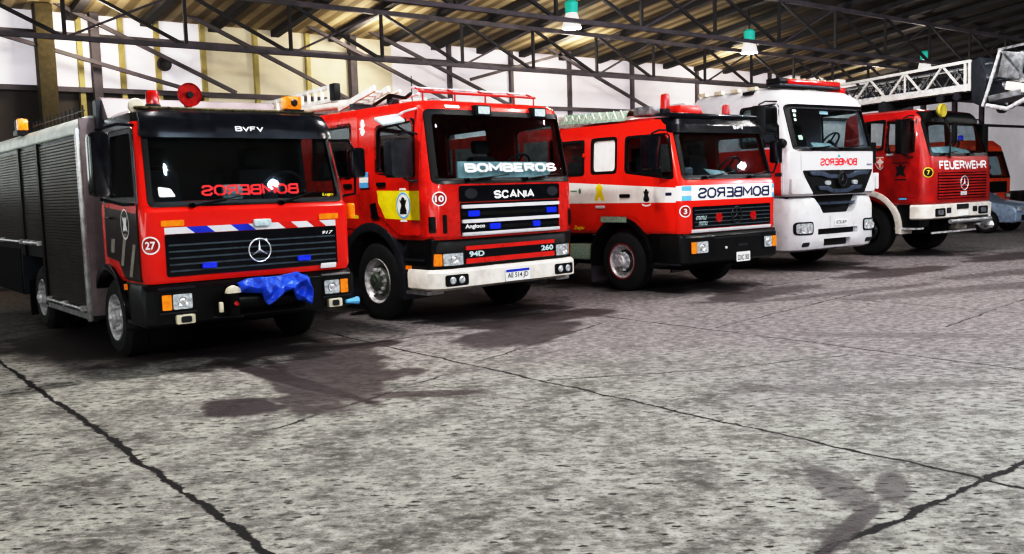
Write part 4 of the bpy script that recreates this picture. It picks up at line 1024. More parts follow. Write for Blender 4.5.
    MB().box(-.72, .72, .16, .19, 1.02, 1.36).build('upper_opening', BLACK, B)
    MB().box(-.62, .62, .06, .10, 1.17, 1.22).build('opening_bar', mid, B)
    MB().box(-.62, .60, .10, .125, .63, .76).build('air_slot', BLACK, B)
    MB().box(-.44, .40, .10, .125, .42, .57).build('air_slot', BLACK, B)
    for sg in (-1, 1):
        a = sorted((sg * 1.17, sg * .74))
        h = MB().patch(rrect(a[0], .655, a[1], .885, .07), [], bc.front, 0, .012, .06).build('headlamp', BLACK, B)
        MB().patch(rrect(a[0] + .03, .68, a[1] - .03, .86, .05), [], bc.front, .012, .018, .06).build('lamp_lens', CLEARLENS, h)
        for k in (.32, .68):
            p = Vector(bc.front(a[0] + (a[1] - a[0]) * k, .755, .022)); MB().lathe([(.01, .06), (-.006, .055), (.004, .03), (.0, 0)], p, 'y', 18).build('reflector', CHROME, h)
        x = sg * .93
        MB().patch(rrect(x - .09, .445, x + .09, .52, .025), [], bc.front, 0, .01, .05).build('fog_lamp', SATIN, B)
    plate(B, -.12, .24, .79, .90, -.008, '', False)
    MB().text('KTX 819', -.09, .21, .81, .88, front(0), .02, .02).build('plate_number', NAVYTXT, B)
    MB().patch([(-.26, .76), (-.26, .98), (-.253, .98), (-.253, .76)], [], bc.front, .003, grid=.1).build('flap_gap', SATIN, B)
    # roof light bar
    o = MB().box(-1.02, .78, .50, .80, 3.31, 3.35).build('light_bar', SATIN, R, bevel=.01)
    MB().box(-.78, .76, .50, .78, 3.35, 3.44).build('bar_lens', REDLENS, o, bevel=.02)
    MB().box(-1.02, -.80, .50, .80, 3.35, 3.45).build('bar_speaker', BLACK, o, bevel=.02)
    for k in range(8): MB().box(-.7 + k * .2, -.66 + k * .2, .52, .74, 3.44, 3.465).build('bar_clip', BEIGE, o)
    b2 = MB().box(.82, 1.0, .55, .85, 3.24, 3.35).build('corner_beacon', REDLENS, R, bevel=.02)
    for y in (1.0, 1.4, 1.8, 2.2): MB().box(-1.08, -.98, y, y + .18, 3.28, 3.34).build('roof_marker', BEIGE, R)
    MB().box(-1.16, -1.0, 1.02, 1.22, 3.20, 3.25).build('roof_latch', BLACK, R)
    wiper(R, c, -.7, 2.17, .05, 2.24); wiper(R, c, .1, 2.17, .85, 2.24)
    for z, w in ((2.82, .10), (2.74, .07), (2.66, .06)): MB().patch(rrect(-1.0, z, -1.0 + w, z + .05, .01), [], f, -.012, grid=.1).build('windscreen_sticker', PALETXT, R)
    MB().patch(rrect(-.99, 2.33, -.87, 2.41, .01), [], f, -.012, grid=.1).build('windscreen_sticker', mat('green_sticker_paper', (.35, .55, .45), .6), R)
    MB().patch(rrect(-.22, 2.80, .04, 2.86, .02), [], f, -.03, grid=.1).build('interior_mirror', PALETXT, R)
    mirror(R, -1.56, .46, 2.38, 2.94, .22, -1, [[(-1.56, .52, 2.96), (-1.4, .5, 3.02), (-1.17, .44, 3.02)], [(-1.56, .52, 2.38), (-1.4, .5, 2.30), (-1.2, .4, 2.27)]], .15, BLACK)
    mirror(R, 1.42, .24, 1.9, 2.3, .2, 1, [[(1.42, .3, 2.3), (1.3, .3, 2.36), (1.2, .3, 2.36)], [(1.42, .3, 1.9), (1.3, .3, 1.86), (1.2, .3, 1.86)]], .16, BLACK)
    MB().lathe([(0, .09), (-.05, .085), (-.09, .05), (-.09, 0)], (-1.34, .22, 2.27), 'y', 18).build('round_mirror', BLACK, R)
    MB().tube([(-1.34, .22, 2.27), (-1.22, .28, 2.25)], .018, 6).build('mirror_arm', BLACK, R)
    MB().patch(rrect(1.10, 1.42, 1.17, 1.72, .02), [], lambda a, b, d: (a + .07, .10 - d, b), 0, .1).build('corner_step', WHITE, R)
    MB().box(-1.15, 1.15, .2, 2.35, 1.45, 1.6).build('cab_floor', DASH, R)
    MB().prism(rpoly([(.16, 1.6), (.55, 1.6), (.6, 2.02), (.5, 2.15), (.16, 2.15)], .03), lambda y, z, d: (d, y, z), -1.1, 1.1).build('dashboard', DASH, R)
    seat(R, -.62, 1.05, 1.80); seat(R, .62, 1.05, 1.80); steering(R, .60, .62, 2.32)
    MB().prism(rpoly([(-.1, 2.16), (.62, 2.16), (.5, 2.30), (-.05, 2.32)], .02), lambda a, b, d: (a, .35 + d + (b - 2.1), b), 0, .02).build('dash_papers', CLOTH, R)
    bx = prism_x(rpoly([(2.55, .9), (4.4, .9), (4.5, 1.2), (5.9, 1.2), (6.0, .9), (7.8, .9), (7.8, 3.0), (7.6, 3.2), (2.6, 3.2)], .03), -1.22, 1.22).build('pump_body', WHITE, R, bevel=.03)
    for sg in (-1, 1):
        for y0, y1, z0 in ((2.7, 3.5, 1.0), (3.6, 4.4, 1.0), (4.5, 5.9, 1.3), (6.0, 7.6, 1.0)): shutter(bx, sg * 1.225, y0, y1, z0, 2.85, ALU)
    chassis(R, .3, 7.7, [(1.45, .51), (5.2, .51)], .75)
truck4()

# ================================================================== 5: turntable ladder
def truck5():
    R = empty('ladder_truck', (15.343, .407, 0), math.radians(-2.61),
              'dark red turntable ladder truck with a lattice ladder over its cab, rightmost of the row', 'fire engine', GROUP)
    c = Cab([(1.06, .03, 1.22, .2, 1.95), (1.10, 0, 1.25, .22, 1.95), (1.70, 0, 1.25, .22, 1.95), (2.02, .04, 1.25, .24, 1.95),
             (2.72, .25, 1.15, .24, 1.95), (2.84, .28, 1.12, .26, 1.95), (2.94, .36, 1.05, .3, 1.92), (2.99, .6, .92, .3, 1.85)])
    ws = rpoly([(-1.06, 2.07), (1.06, 2.07), (1.01, 2.72), (-1.01, 2.72)], .08)
    w1 = rpoly([(.34, 2.14), (.94, 2.14), (.94, 2.76), (.38, 2.76)], .05)
    w2 = rpoly([(1.04, 2.22), (1.45, 2.22), (1.45, 2.76), (1.04, 2.78)], .05)
    o = c.shell(RED2, R, ws, [w1, w2], [(1.38, .52, .66)], rear=rrect(-1.02, 2.15, 1.02, 2.82, .08))
    windscreen(R, c, ws, .05)
    f = c.front
    rw = MB()
    for x in (-.38, .30): MB().box(x - .04, x + .04, 1.88, 1.95, 2.12, 2.84).build('rear_window_post', BLACK, R)
    MB().patch(rrect(-1.02, 2.15, 1.02, 2.82, .08), [], lambda a, b, d: (a, 1.92 + d, b), 0, grid=0).build('rear_window', CLEARGLASS, R)
    for sg in (-1, 1):
        s = c.side(sg); window(R, c, w1, sg, CLEARGLASS); window(R, c, w2, sg, CLEARGLASS)
        d = MB().patch(rpoly([(.20, 1.22), (.66, 1.22), (.98, 1.40), (.98, 2.84), (.34, 2.84), (.20, 2.1)], .05), [w1], s, .001, .012, .2).build('door', RED2, R)
        MB().prism(rrect(.76, 2.06, .92, 2.11, .012), s, .01, .035).build('door_handle', CHROME, d, bevel=.006)
        e = MB().patch(star(.60, 1.74, .16, .07, 4, PI / 4), [], s, .014, grid=.2).patch(ell(.60, 1.80, .05, .09), [], s, .015, grid=.2).patch(rrect(.47, 1.56, .73, 1.585, .005), [], s, .015, grid=.2).patch(rrect(.44, 1.90, .76, 1.92, .005), [], s, .015, grid=.2)
        e.build('door_crest', BLACKTXT, d)
        MB().patch(rrect(.46, 1.165, .64, 1.20, .008), [], s, .006, grid=.2).build('blue_sticker', SKY, R)
        sh = [(1.18, 2.05), (.94, 2.05), (.94, 1.90), (1.0, 1.82), (1.06, 1.78), (1.12, 1.82), (1.18, 1.90)]
        k = MB().patch(sh, [], s, .006, grid=.2).build('shield', PALETXT, R, label='red and white shield with a cross')
        MB().patch([(1.06 + (y - 1.06) * .84, 1.925 + (z - 1.925) * .84) for y, z in sh], [], s, .008, grid=.2).build('shield_field', mat('orange_red_enamel', (.75, .12, .05), .4), k)
        MB().patch(rrect(1.045, 1.83, 1.075, 2.02, .003), [], s, .010, grid=.2).patch(rrect(.98, 1.93, 1.14, 1.96, .003), [], s, .0105, grid=.2).patch(ell(1.06, 1.945, .055, .055), [ell(1.06, 1.945, .038, .038)], s, .011, grid=.2).build('shield_cross', WHITETXT, k)
        o = prism_x(rpoly([(.22, .60), (.72, .60), (.78, .85), (.70, 1.06), (.18, 1.06)], .03), sg * .85, sg * 1.20).build('step', BLACK, R, bevel=.01)
        MB().box(min(sg * 1.0, sg * 1.24), max(sg * 1.0, sg * 1.24), .24, .74, .56, .60).build('step_plate', STEEL, o)
        arch_band(R, 1.40, .56, .70, .82, sg * 1.27, sg * .85, CREAM, -.12, PI + .12).__setitem__('label', 'cream painted wheel arch')
        wheel(R, sg * 1.16, 1.42, .52, .30, .29, BLACK, sg, nuts=10)
        wheel(R, sg * 1.22, 5.4, .52, .28, .29, RED2, sg, dual=True, nuts=10)
    MB().block('FEUERWEHR', -.86, .94, 1.735, 1.925, f, .01).build('front_lettering', WHITETXT, R)
    roundel(R, c.corner(0, 1.7), .02, 1.70, .10, '7', disc=BLACK, num=mat('yellow_mark', (.8, .65, .02), .5), tw=.3)
    g = MB().patch(rrect(-.92, 1.16, .92, 1.69, .02), [], f, 0, .006, .1).build('grille', GLOSSBLACK, R)
    for k in range(9):
        z = 1.19 + k * .058
        MB().patch(rrect(-.91, z - .018, .91, z + .018, .008), [], f, .004, .03, .1).build('grille_slat', RED2, g, bevel=.005)
    emblem_star(g, 0, -.045, 1.47, .14, STEEL)
    MB().patch(rrect(-.12, 1.22, .12, 1.30, .005), [], f, .03, .034, .1).build('grille_badge', STEEL, g)
    # bumper
    bc = Cab([(.76, .06, 1.27, .18, .36), (.79, .0, 1.31, .2, .36), (1.03, .0, 1.31, .2, .36), (1.06, .03, 1.28, .18, .36)])
    B = bc.loft().build('bumper', CREAM, R, label='cream painted bumper')
    for sg in (-1, 1):
        a = sorted((sg * .64, sg * 1.0))
        h = MB().patch(rrect(a[0], .815, a[1], .975, .03), [], bc.front, 0, .012, .1).build('headlamp', BLACK, B)
        MB().patch(rrect(a[0] + .08, .845, a[1] - .08, .945, .04), [], bc.front, .012, .02, .1).build('lamp_lens', GREYM, h)
        MB().patch(rrect(sg * .50 - .08, .87, sg * .50 + .08, .98, .01), [], bc.front, 0, .008, .1).build('bumper_recess', SATIN, B)
    MB().patch(rrect(-.2, .94, .24, 1.04, .01), [], bc.front, 0, .012, .1).build('bumper_box', SATIN, B)
    plate(B, -.16, .22, .80, .90, -.005, '', False)
    MB().tube([(-.55, -.06, .70), (1.02, -.06, .70)], .045, 12).build('front_pipe', ALU, R)
    MB().lathe([(0, .05), (.06, .09), (.14, .06), (.14, 0)], (1.08, -.02, .50), 'z', 16).build('hose_coupling', STEEL, R)
    MB().tube([(1.08, -.02, .62), (1.08, .0, .78)], .03, 8).build('coupling_pipe', STEEL, R)
    MB().patch(rrect(-.9, .46, .8, .50, .01), [], front(.15), 0, .02, 0).build('tow_bar', STEEL, R)
    # yellow disc lamp, roof light, mirrors
    o = MB().lathe([(0, .0), (-.02, .13), (.02, .145), (.09, .10), (.09, 0)], (-.60, .10, 2.93), 'y', 24).build('disc_lamp', mat('yellow_cover', (.46, .39, .06), .5, dirt=.25), R, label='round yellow lamp cover at the roof edge')
    MB().tube([(-.60, .18, 2.93), (-.60, .40, 2.92)], .03, 8).build('lamp_bracket', BLACK, o)
    MB().tube([(-.46, .16, 2.82), (-.46, .0, 2.5), (-.46, .02, 1.98)], .016, 6).build('mirror_stay', BLACK, R)
    v = MB().patch(rpoly([(-1.04, 2.73), (1.04, 2.73), (1.0, 2.93), (-1.0, 2.93)], .04), [], f, .006, .03, .1).build('sun_visor', BLACK, R)
    beacon(R, .10, .5, 2.97, .05, .07, BLUELENS)
    mirror(R, -1.47, .36, 2.08, 2.76, .30, -1, [[(-1.47, .42, 2.78), (-1.3, .4, 2.84), (-1.13, .4, 2.84)], [(-1.47, .42, 2.08), (-1.35, .38, 2.02), (-1.25, .34, 2.02)]], .14, BLACK)
    mirror(R, 1.44, .30, 2.1, 2.7, .24, 1, [[(1.44, .36, 2.72), (1.3, .36, 2.8), (1.13, .36, 2.8)], [(1.44, .36, 2.1), (1.35, .34, 2.04), (1.25, .3, 2.04)]], .14, BLACK)
    wiper(R, c, -.7, 2.05, -.1, 2.12); wiper(R, c, .2, 2.05, .8, 2.12)
    MB().prism(rpoly([(-.9, 2.06), (.85, 2.06), (.8, 2.16), (.3, 2.24), (-.5, 2.22), (-.85, 2.16)], .02), lambda a, b, d: (a, .25 + d + (b - 2.06), b), 0, .02).build('dash_papers', CLOTH, R)
    MB().box(-1.17, 1.17, .2, 1.88, 1.34, 1.44).build('cab_floor', DASH, R)
    MB().prism(rpoly([(.12, 1.44), (.5, 1.44), (.5, 1.95), (.42, 2.04), (.12, 2.04)], .03), lambda y, z, d: (d, y, z), -1.12, 1.12).build('dashboard', DASH, R)
    seat(R, -.62, 1.0, 1.36); seat(R, .62, 1.0, 1.36); steering(R, .6, .6, 2.18)
    # ladder: built along its own slope; (y from rear to front)
    L = MB().tube([(0, 5.6, 1.4), (0, 5.6, 2.3)], .75, 28).build('turntable', GREYM, R)
    MB().prism(rpoly([(5.0, 2.3), (6.3, 2.3), (6.2, 3.2), (5.2, 3.25)], .05), lambda y, z, d: (d, y, z), -.62, .62).build('turret', RED2, L, bevel=.03)
    zb = lambda y: 3.32 - .028 * y; zt = lambda y: 3.84 - .05 * y + .0
    def section(name, hw, y0, y1, b0, b1, m, pitch, r, ph=0):
        Q = None
        for sx in (-1, 1):
            x = sx * hw
            q = MB().bar((x, y0, b0(y0)), (x, y1, b0(y1)), r * 1.8, r * 2.6).build('bottom_chord' if Q else name, m, Q or R)
            Q = Q or q
            MB().bar((x, y0, b1(y0)), (x, y1, b1(y1)), r * 1.8, r * 1.8).build('top_chord', m, Q)
            k = 0; y = y1 + ph
            while y < y0 - .05:
                ya, yb = y, min(y + pitch / 2, y0)
                if k % 2 == 0: MB().bar((x, ya, b0(ya)), (x, yb, b1(yb)), r * 1.2).build('lattice_bar', m, Q)
                else: MB().bar((x, ya, b1(ya)), (x, yb, b0(yb)), r * 1.2).build('lattice_bar', m, Q)
                if k % 4 == 3: MB().bar((x, ya, b0(ya)), (x, ya, b1(ya)), r).build('lattice_post', m, Q)
                y += pitch / 2; k += 1
        y = y1 + .2
        while y < y0:
            MB().tube([(-hw, y, b0(y) + .03), (hw, y, b0(y) + .03)], .016, 6).build('rung', m, Q); y += .3
        return Q
    S1 = section('ladder_section', .42, 5.9, -.35, zb, zt, LADDER, .82, .032, .16)
    for sx in (-1, 1):
        for y in (-.35, -.26): MB().bar((sx * .42, y, zb(y) - .05), (sx * .42, y, zt(y) + .02), .05).build('end_post', LADDER, S1)
    MB().patch(rrect(-.35, .02, 4.0, .12, .02), [], lambda a, b, d: (-.425 - d, a, zb(a) + b - .03), 0, .01, 0).build('ladder_sign_board', STEEL, S1)
    S2 = section('ladder_section', .34, 5.7, -.75, lambda y: zb(y) + .07, lambda y: zt(y) - .10, GREYM, .5, .016)
    S3 = section('ladder_section', .27, 5.5, -1.1, lambda y: zb(y) + .13, lambda y: zt(y) - .07, SATIN, .44, .014)
    MB().bar((0, 5.6, 3.1), (0, -.4, 3.22), .5, .10).build('underbeam', CHASSIS, S1)
    # ladder head: bracket, monitor, folded basket frame
    Hd = MB().prism(rpoly([(-.60, 2.95), (-.40, 3.05), (-.38, 3.85), (-.56, 3.92), (-.70, 3.5)], .04), lambda y, z, d: (d, y, z), -.44, .44).build('ladder_head', SATIN, R, bevel=.02)
    MB().bar((-.43, -.62, 2.95), (-.43, -.95, 4.02), .045).build('head_arm', STEEL, Hd)
    MB().bar((.43, -.62, 2.95), (.43, -.95, 4.02), .045).build('head_arm', STEEL, Hd)
    MB().bar((-.43, -.90, 4.0), (-.43, -1.9, 4.08), .045).build('basket_rail', GREYM, Hd)
    MB().bar((.43, -.90, 4.0), (.43, -1.9, 4.08), .045).build('basket_rail', GREYM, Hd)
    MB().bar((-.43, -.95, 4.0), (-.43, -1.5, 3.3), .04).build('basket_brace', GREYM, Hd)
    MB().bar((.43, -.95, 4.0), (.43, -1.5, 3.3), .04).build('basket_brace', GREYM, Hd)
    MB().obox((-.40, -1.15, 3.68), (.10, .42, .50), Matrix.Rotation(.2, 3, 'X')).build('control_box', GREYM, Hd, bevel=.03)
    MB().obox((-.1, -1.05, 3.12), (.75, .62, .12), Matrix.Rotation(-.12, 3, 'X')).build('folded_platform', GREYM, Hd, bevel=.02)
    MB().obox((-.30, -1.25, 3.26), (.30, .40, .16), Matrix.Rotation(.25, 3, 'X')).build('hinge_block', CREAM, Hd, bevel=.02)
    MB().tube([(-.44, -.70, 2.96), (-.44, -1.10, 2.86), (-.44, -1.45, 3.02)], .045, 10).build('hydraulic_ram', STEEL, Hd)
    MB().tube([(-.2, -.9, 3.35), (-.2, -1.5, 3.45), (-.2, -1.75, 3.55)], [.06, .05, .035], 12).build('water_monitor', CHROME, Hd)
    MB().lathe([(-.05, 0), (-.05, .09), (.05, .09), (.05, 0)], (-.40, -.98, 2.88), 'x', 18).build('pulley', BLACK, Hd)
    for y in (.25, -.1, 1.5): MB().lathe([(-.04, 0), (-.04, .07), (.04, .07), (.04, 0)], (-.43, y, 3.18), 'x', 16).build('roller', SATIN, S1)
    MB().box(-.5, .5, 1.4, 1.6, 2.98, 3.2).build('ladder_rest', SATIN, R)
    bx = prism_x(rpoly([(2.1, .85), (4.6, .85), (4.7, 1.2), (6.1, 1.2), (6.2, .85), (8.0, .85), (8.0, 1.45), (2.1, 1.45)], .02), -1.24, 1.24).build('platform_body', RED2, R, bevel=.02)
    for sg in (-1, 1):
        for y0, y1 in ((2.2, 3.3), (3.4, 4.5), (6.3, 7.8)): shutter(bx, sg * 1.245, y0, y1, .92, 1.38, ALU)
        for y in (2.5, 7.4): MB().box(sg * .9, sg * 1.2, y - .1, y + .1, .35, .86).build('outrigger', GREYM, bx, bevel=.02)
    chassis(R, .3, 7.9, [(1.42, .52), (5.4, .52)], .75)
truck5()
# ================================================================== setting
def struct(o, label): return tag(o, label, None, None, 'structure')

def floor_material():
    m = bpy.data.materials.new('worn_concrete'); t = NT(m)
    co = t.n('TexCoord').outputs['Object']
    sx = t.n('SeparateXYZ', {0: co}); x, y = sx.outputs[0], sx.outputs[1]
    # flecks are drawn out along one direction by years of traffic
    ra = t.m('SUBTRACT', t.m('MULTIPLY', x, .79), t.m('MULTIPLY', y, .61)); rb = t.m('ADD', t.m('MULTIPLY', x, .61), t.m('MULTIPLY', y, .79))
    ani = t.n('CombineXYZ', {0: t.m('MULTIPLY', ra, .66), 1: rb, 2: 0.0}).outputs[0]
    n1 = t.noise(co, .55, 6, .62); n2 = t.noise(co, 2.2, 7, .70); n3 = t.noise(ani, 16, 6, .72); n4 = t.noise(ani, 46, 4, .7)
    c = t.mix(t.step(n2, .30, .62), (.085, .08, .074), (.335, .33, .30))
    c = t.mix(t.m('MULTIPLY', t.step(n3, .50, .64), .6), c, (.46, .45, .415))
    c = t.mix(t.m('MULTIPLY', t.step(n3, .49, .36), .8), c, (.075, .07, .066))
    c = t.mix(t.m('MULTIPLY', t.step(n4, .48, .32), .7), c, (.04, .037, .036))
    # dark chips
    ani2 = t.n('CombineXYZ', {0: t.m('MULTIPLY', ra, .42), 1: rb, 2: 0.0}).outputs[0]
    vo = t.n('TexVoronoi', {'Vector': ani2, 'Scale': 19.0, 'Randomness': 1.0}).outputs[0]
    vj = t.m('ADD', vo, t.m('MULTIPLY', t.m('SUBTRACT', n4, .5), .5))
    pit = t.m('MULTIPLY', t.step(vj, .30, .14), t.step(t.m('ADD', n2, t.m('MULTIPLY', n1, .5)), .62, .82))
    c = t.mix(pit, c, (.016, .015, .0145))
    # smoother, darker, violet-grey concrete to the right and further back
    far = t.m('ADD', t.m('MULTIPLY', x, .16), t.m('ADD', t.m('MULTIPLY', y, .09), t.m('MULTIPLY', t.m('SUBTRACT', n1, .5), 1.6)))
    far = t.step(far, -.35, .6)
    c = t.mix(t.m('MULTIPLY', far, .75), c, t.mix(t.step(n3, .35, .65), (.10, .087, .093), (.285, .255, .268)))
    # slab joints
    jd = None
    wob = t.m('MULTIPLY', t.m('SUBTRACT', t.noise(co, 2.2, 5, .7), .5), .16)
    wd = t.m('MULTIPLY_ADD', t.noise(co, 5, 3), .06, -.012)
    def line(v, at, k=1.0):
        return t.m('DIVIDE', t.m('ABSOLUTE', t.m('ADD', t.m('SUBTRACT', v, at), wob)), t.m('MULTIPLY', wd, k))
    for at, k in ((-2.08, 1.6), (1.2, 1.0), (4.25, .9), (7.5, .8), (10.7, .8), (14.0, .8), (17.2, .8)):
        l = line(x, at, k); jd = l if jd is None else t.m('MINIMUM', jd, l)
    for at, k in ((-6.66, 1.3), (-.1, .6), (6.4, .8)):
        jd = t.m('MINIMUM', jd, line(y, at, k))
    joint = t.step(jd, 1.0, .55)
    c = t.mix(joint, c, (.012, .011, .011))
    # a few long cracks
    for (xa, ya, xb, yb) in ((1.25, -3.0, 2.6, -3.75), (2.6, -3.75, 3.9, -4.15), (-1.2, -2.9, .7, -2.2), (1.3, -1.9, 4.0, -.9), (4.4, -2.2, 8.5, -1.6), (6, -4, 12, -3.2)):
        L = math.hypot(xb - xa, yb - ya); ux, uy = (xb - xa) / L, (yb - ya) / L
        px = t.m('SUBTRACT', x, xa); py = t.m('SUBTRACT', y, ya)
        al = t.m('ADD', t.m('MULTIPLY', px, ux), t.m('MULTIPLY', py, uy)); pe = t.m('SUBTRACT', t.m('MULTIPLY', py, ux), t.m('MULTIPLY', px, uy))
        on = t.m('MULTIPLY', t.m('GREATER_THAN', al, 0), t.m('LESS_THAN', al, L))
        dd = t.m('ABSOLUTE', t.m('ADD', pe, t.m('MULTIPLY', wob, 1.3)))
        c = t.mix(t.m('MULTIPLY', on, t.m('MULTIPLY', t.step(dd, .022, .006), t.step(n2, .35, .55))), c, (.015, .014, .014))
    # oil and wet stains in front, plus truck shadow painted under and beside
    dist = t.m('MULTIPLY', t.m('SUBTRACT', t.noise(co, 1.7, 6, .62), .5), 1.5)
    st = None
    for cx, cy, rx, ry, rot, k in STAINS_AND_SHADE:
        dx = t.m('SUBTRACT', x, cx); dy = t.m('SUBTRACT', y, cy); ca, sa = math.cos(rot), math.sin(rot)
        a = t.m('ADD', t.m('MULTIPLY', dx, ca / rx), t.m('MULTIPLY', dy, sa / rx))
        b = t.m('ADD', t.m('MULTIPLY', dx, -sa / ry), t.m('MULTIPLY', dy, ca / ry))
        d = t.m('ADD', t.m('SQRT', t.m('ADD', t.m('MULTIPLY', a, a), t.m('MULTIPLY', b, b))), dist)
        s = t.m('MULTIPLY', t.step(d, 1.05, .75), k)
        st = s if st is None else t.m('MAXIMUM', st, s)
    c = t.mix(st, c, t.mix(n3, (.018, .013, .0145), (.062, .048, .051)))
    rough = t.m('SUBTRACT', t.m('MULTIPLY_ADD', n2, .25, .62), t.m('MULTIPLY', st, .3), clamp=True)
    h = t.m('SUBTRACT', t.m('MULTIPLY_ADD', n4, .5, t.m('MULTIPLY', n3, 1.0)), t.m('ADD', t.m('MULTIPLY', pit, .8), t.m('MULTIPLY', joint, 1.5)))
    bp = t.n('Bump', {'Height': h, 'Strength': .55, 'Distance': .03}).outputs[0]
    t.out(t.n('BsdfPrincipled', {'Base Color': c, 'Roughness': rough, 'Normal': bp, 'Specular IOR Level': .35}).outputs[0])
    return m
STAINS_AND_SHADE = [(.2, -1.15, 1.9, .62, 1.12, .80), (-.35, 2.4, 1.7, 2.4, .0, .93), (-1.05, -2.05, .32, .42, .3, .92), (-.55, -2.2, .4, .2, -.8, .8), (-.33, -1.1, 1.9, .13, 1.63, .92), (.62, -1.8, .2, .2, 0, .7),  # broad second ellipse: the leftmost truck's shadow painted on the floor
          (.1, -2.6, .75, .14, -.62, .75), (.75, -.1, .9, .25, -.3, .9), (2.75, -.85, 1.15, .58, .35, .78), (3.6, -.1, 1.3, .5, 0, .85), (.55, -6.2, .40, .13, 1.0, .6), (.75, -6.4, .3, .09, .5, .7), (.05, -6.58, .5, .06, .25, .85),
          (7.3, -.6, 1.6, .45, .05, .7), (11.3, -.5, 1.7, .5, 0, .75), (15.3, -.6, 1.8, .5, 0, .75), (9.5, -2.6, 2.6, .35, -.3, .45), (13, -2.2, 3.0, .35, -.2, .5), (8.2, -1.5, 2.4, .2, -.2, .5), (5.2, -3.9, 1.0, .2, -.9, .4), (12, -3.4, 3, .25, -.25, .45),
          (2.6, -4.9, .9, .2, -.8, .35), (3.2, -5.3, .7, .12, -.7, .4), (0, 3.2, 1.35, 4.2, 0, .97), (3.5, 3.3, 1.4, 4.2, 0, .97), (7.5, 3.3, 1.4, 4.2, 0, .97), (11.4, 3.6, 1.4, 4, 0, .97), (15.4, 3.6, 1.4, 4, 0, .97)]  # the long ellipses, one under each truck, are painted shade
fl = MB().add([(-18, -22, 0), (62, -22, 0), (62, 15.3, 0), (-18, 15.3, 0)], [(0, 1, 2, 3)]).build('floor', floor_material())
struct(fl, 'worn grey concrete floor with slab joints and oil stains')

def ROOFZ(y): return 6.05 + .125 * (15 - y)
def plank(name, base, alt, scale, horizontal=True, rough=.7, painted_shade=False):
    m = bpy.data.materials.new(name); t = NT(m); co = t.n('TexCoord').outputs['Object']
    s = t.n('SeparateXYZ', {0: co}); v = s.outputs[0] if horizontal else s.outputs[1]
    w = t.m('SINE', t.m('MULTIPLY', v, scale)); nz = t.noise(co, .5, 5)
    c = t.mix(t.step(w, -.4, .4), base, alt)
    if painted_shade: c = t.mix(t.step(t.m('ADD', t.m('MULTIPLY_ADD', s.outputs[0], -.30, s.outputs[1]), t.m('MULTIPLY', nz, 3)), 7.5, 2.0), c, (.022, .024, .024)); c = t.mix(t.m('MULTIPLY', t.step(nz, .3, .7), .55), c, tuple(k * .35 for k in base))  # roof shade to front and right put into the colour, plus random patches
    t.out(t.n('BsdfPrincipled', {'Base Color': c, 'Roughness': rough}).outputs[0]); return m
CEIL = plank('roof_sheeting', (.30, .24, .14), (.62, .53, .36), 14, True, .8, True)
BEAM = mat('dark_beam', (.06, .056, .062), .7, dirt=.4, scale=2)
BEAM2 = mat('plum_steel', (.14, .125, .145), .6, dirt=.4, scale=2)
YBEAM = mat('yellow_ochre_post', (.55, .48, .22), .6, dirt=.35, scale=2)
vs = [(-18, 15.3, ROOFZ(15.3)), (62, 15.3, ROOFZ(15.3)), (62, -22, ROOFZ(-16)), (-18, -22, ROOFZ(-16))]
struct(MB().prism([(15.3, ROOFZ(15.3)), (-22, ROOFZ(-22)), (-22, ROOFZ(-22) + .1), (15.3, ROOFZ(15.3) + .1)], lambda y, z, d: (d, y, z), -18, 62).build('ceiling', CEIL), 'tan corrugated roof sheeting sloping up from the back wall')
# rafters run down the slope; purlins across
n = 0
for i in range(38):
    x = -10 + i * 1.7
    n += 1
    struct(MB().bar((x, 15.2, ROOFZ(15.2) - .09), (x, -6, ROOFZ(-6) - .09), .22, .16).build(f'trim_{n}', BEAM), 'dark sloping roof rafter')
# back wall: dark lower band, luminous panels above, posts
def wallmat(name, col, e, nscale=.5):
    m = bpy.data.materials.new(name); t = NT(m); co = t.n('TexCoord').outputs['Object']
    nz = t.noise(co, nscale, 4); c = t.mix(t.step(nz, .3, .7), tuple(k * .82 for k in col), col)
    t.out(t.n('BsdfPrincipled', {'Base Color': c, 'Roughness': .7, 'Emission Color': c, 'Emission Strength': e}).outputs[0]); return m
PANEL = wallmat('translucent_panel', (.80, .78, .84), .52)
PCREAM = wallmat('cream_panel', (.62, .565, .44), .38, .8)
PLILAC = wallmat('pale_lilac_panel', (.70, .665, .71), .46, .35)
PGREY = wallmat('grey_panel', (.60, .58, .60), .6, .35)
LOWER = plank('dark_wall_boards', (.055, .045, .04), (.10, .085, .08), 5)
struct(MB().box(-18, 62, 15.0, 15.3, 0, 4.28).build('wall_back', LOWER), 'dark lower back wall')
PGLOW = wallmat('bright_panel', (.80, .86, .84), 2.6)  # unseen glow panels, added to reflect in the trucks' side windows
segs = [(-11, -6.6, 1.9, PGLOW), (-4.3, -2.2, 1.9, PGLOW), (-2.2, 5.0, 4.28, PANEL), (5.0, 10.6, 3.7, PCREAM), (10.6, 18, 3.2, PLILAC), (18, 30, 1.2, PLILAC), (30, 40, .7, PLILAC), (40, 62, .7, PGREY)]
for k, (a, b, z0, m) in enumerate(segs):
    struct(MB().box(a, b, 14.9, 15.02, z0, 6.2).build(f'window_{k + 1}', m), 'bright glazed band high on the back wall')
for k, x in enumerate([2.05, 3.0, 3.85, 5.0, -1.0, 6.4, 7.9, 12.6, 15.0, 17.5, 20.5, 24.0, 28.5]):
    n += 1
    struct(MB().box(x - .06, x + .06, 14.78, 14.92, 0, ROOFZ(14.9)).build(f'trim_{n}', YBEAM if k < 7 else BEAM2), 'upright post on the back wall')
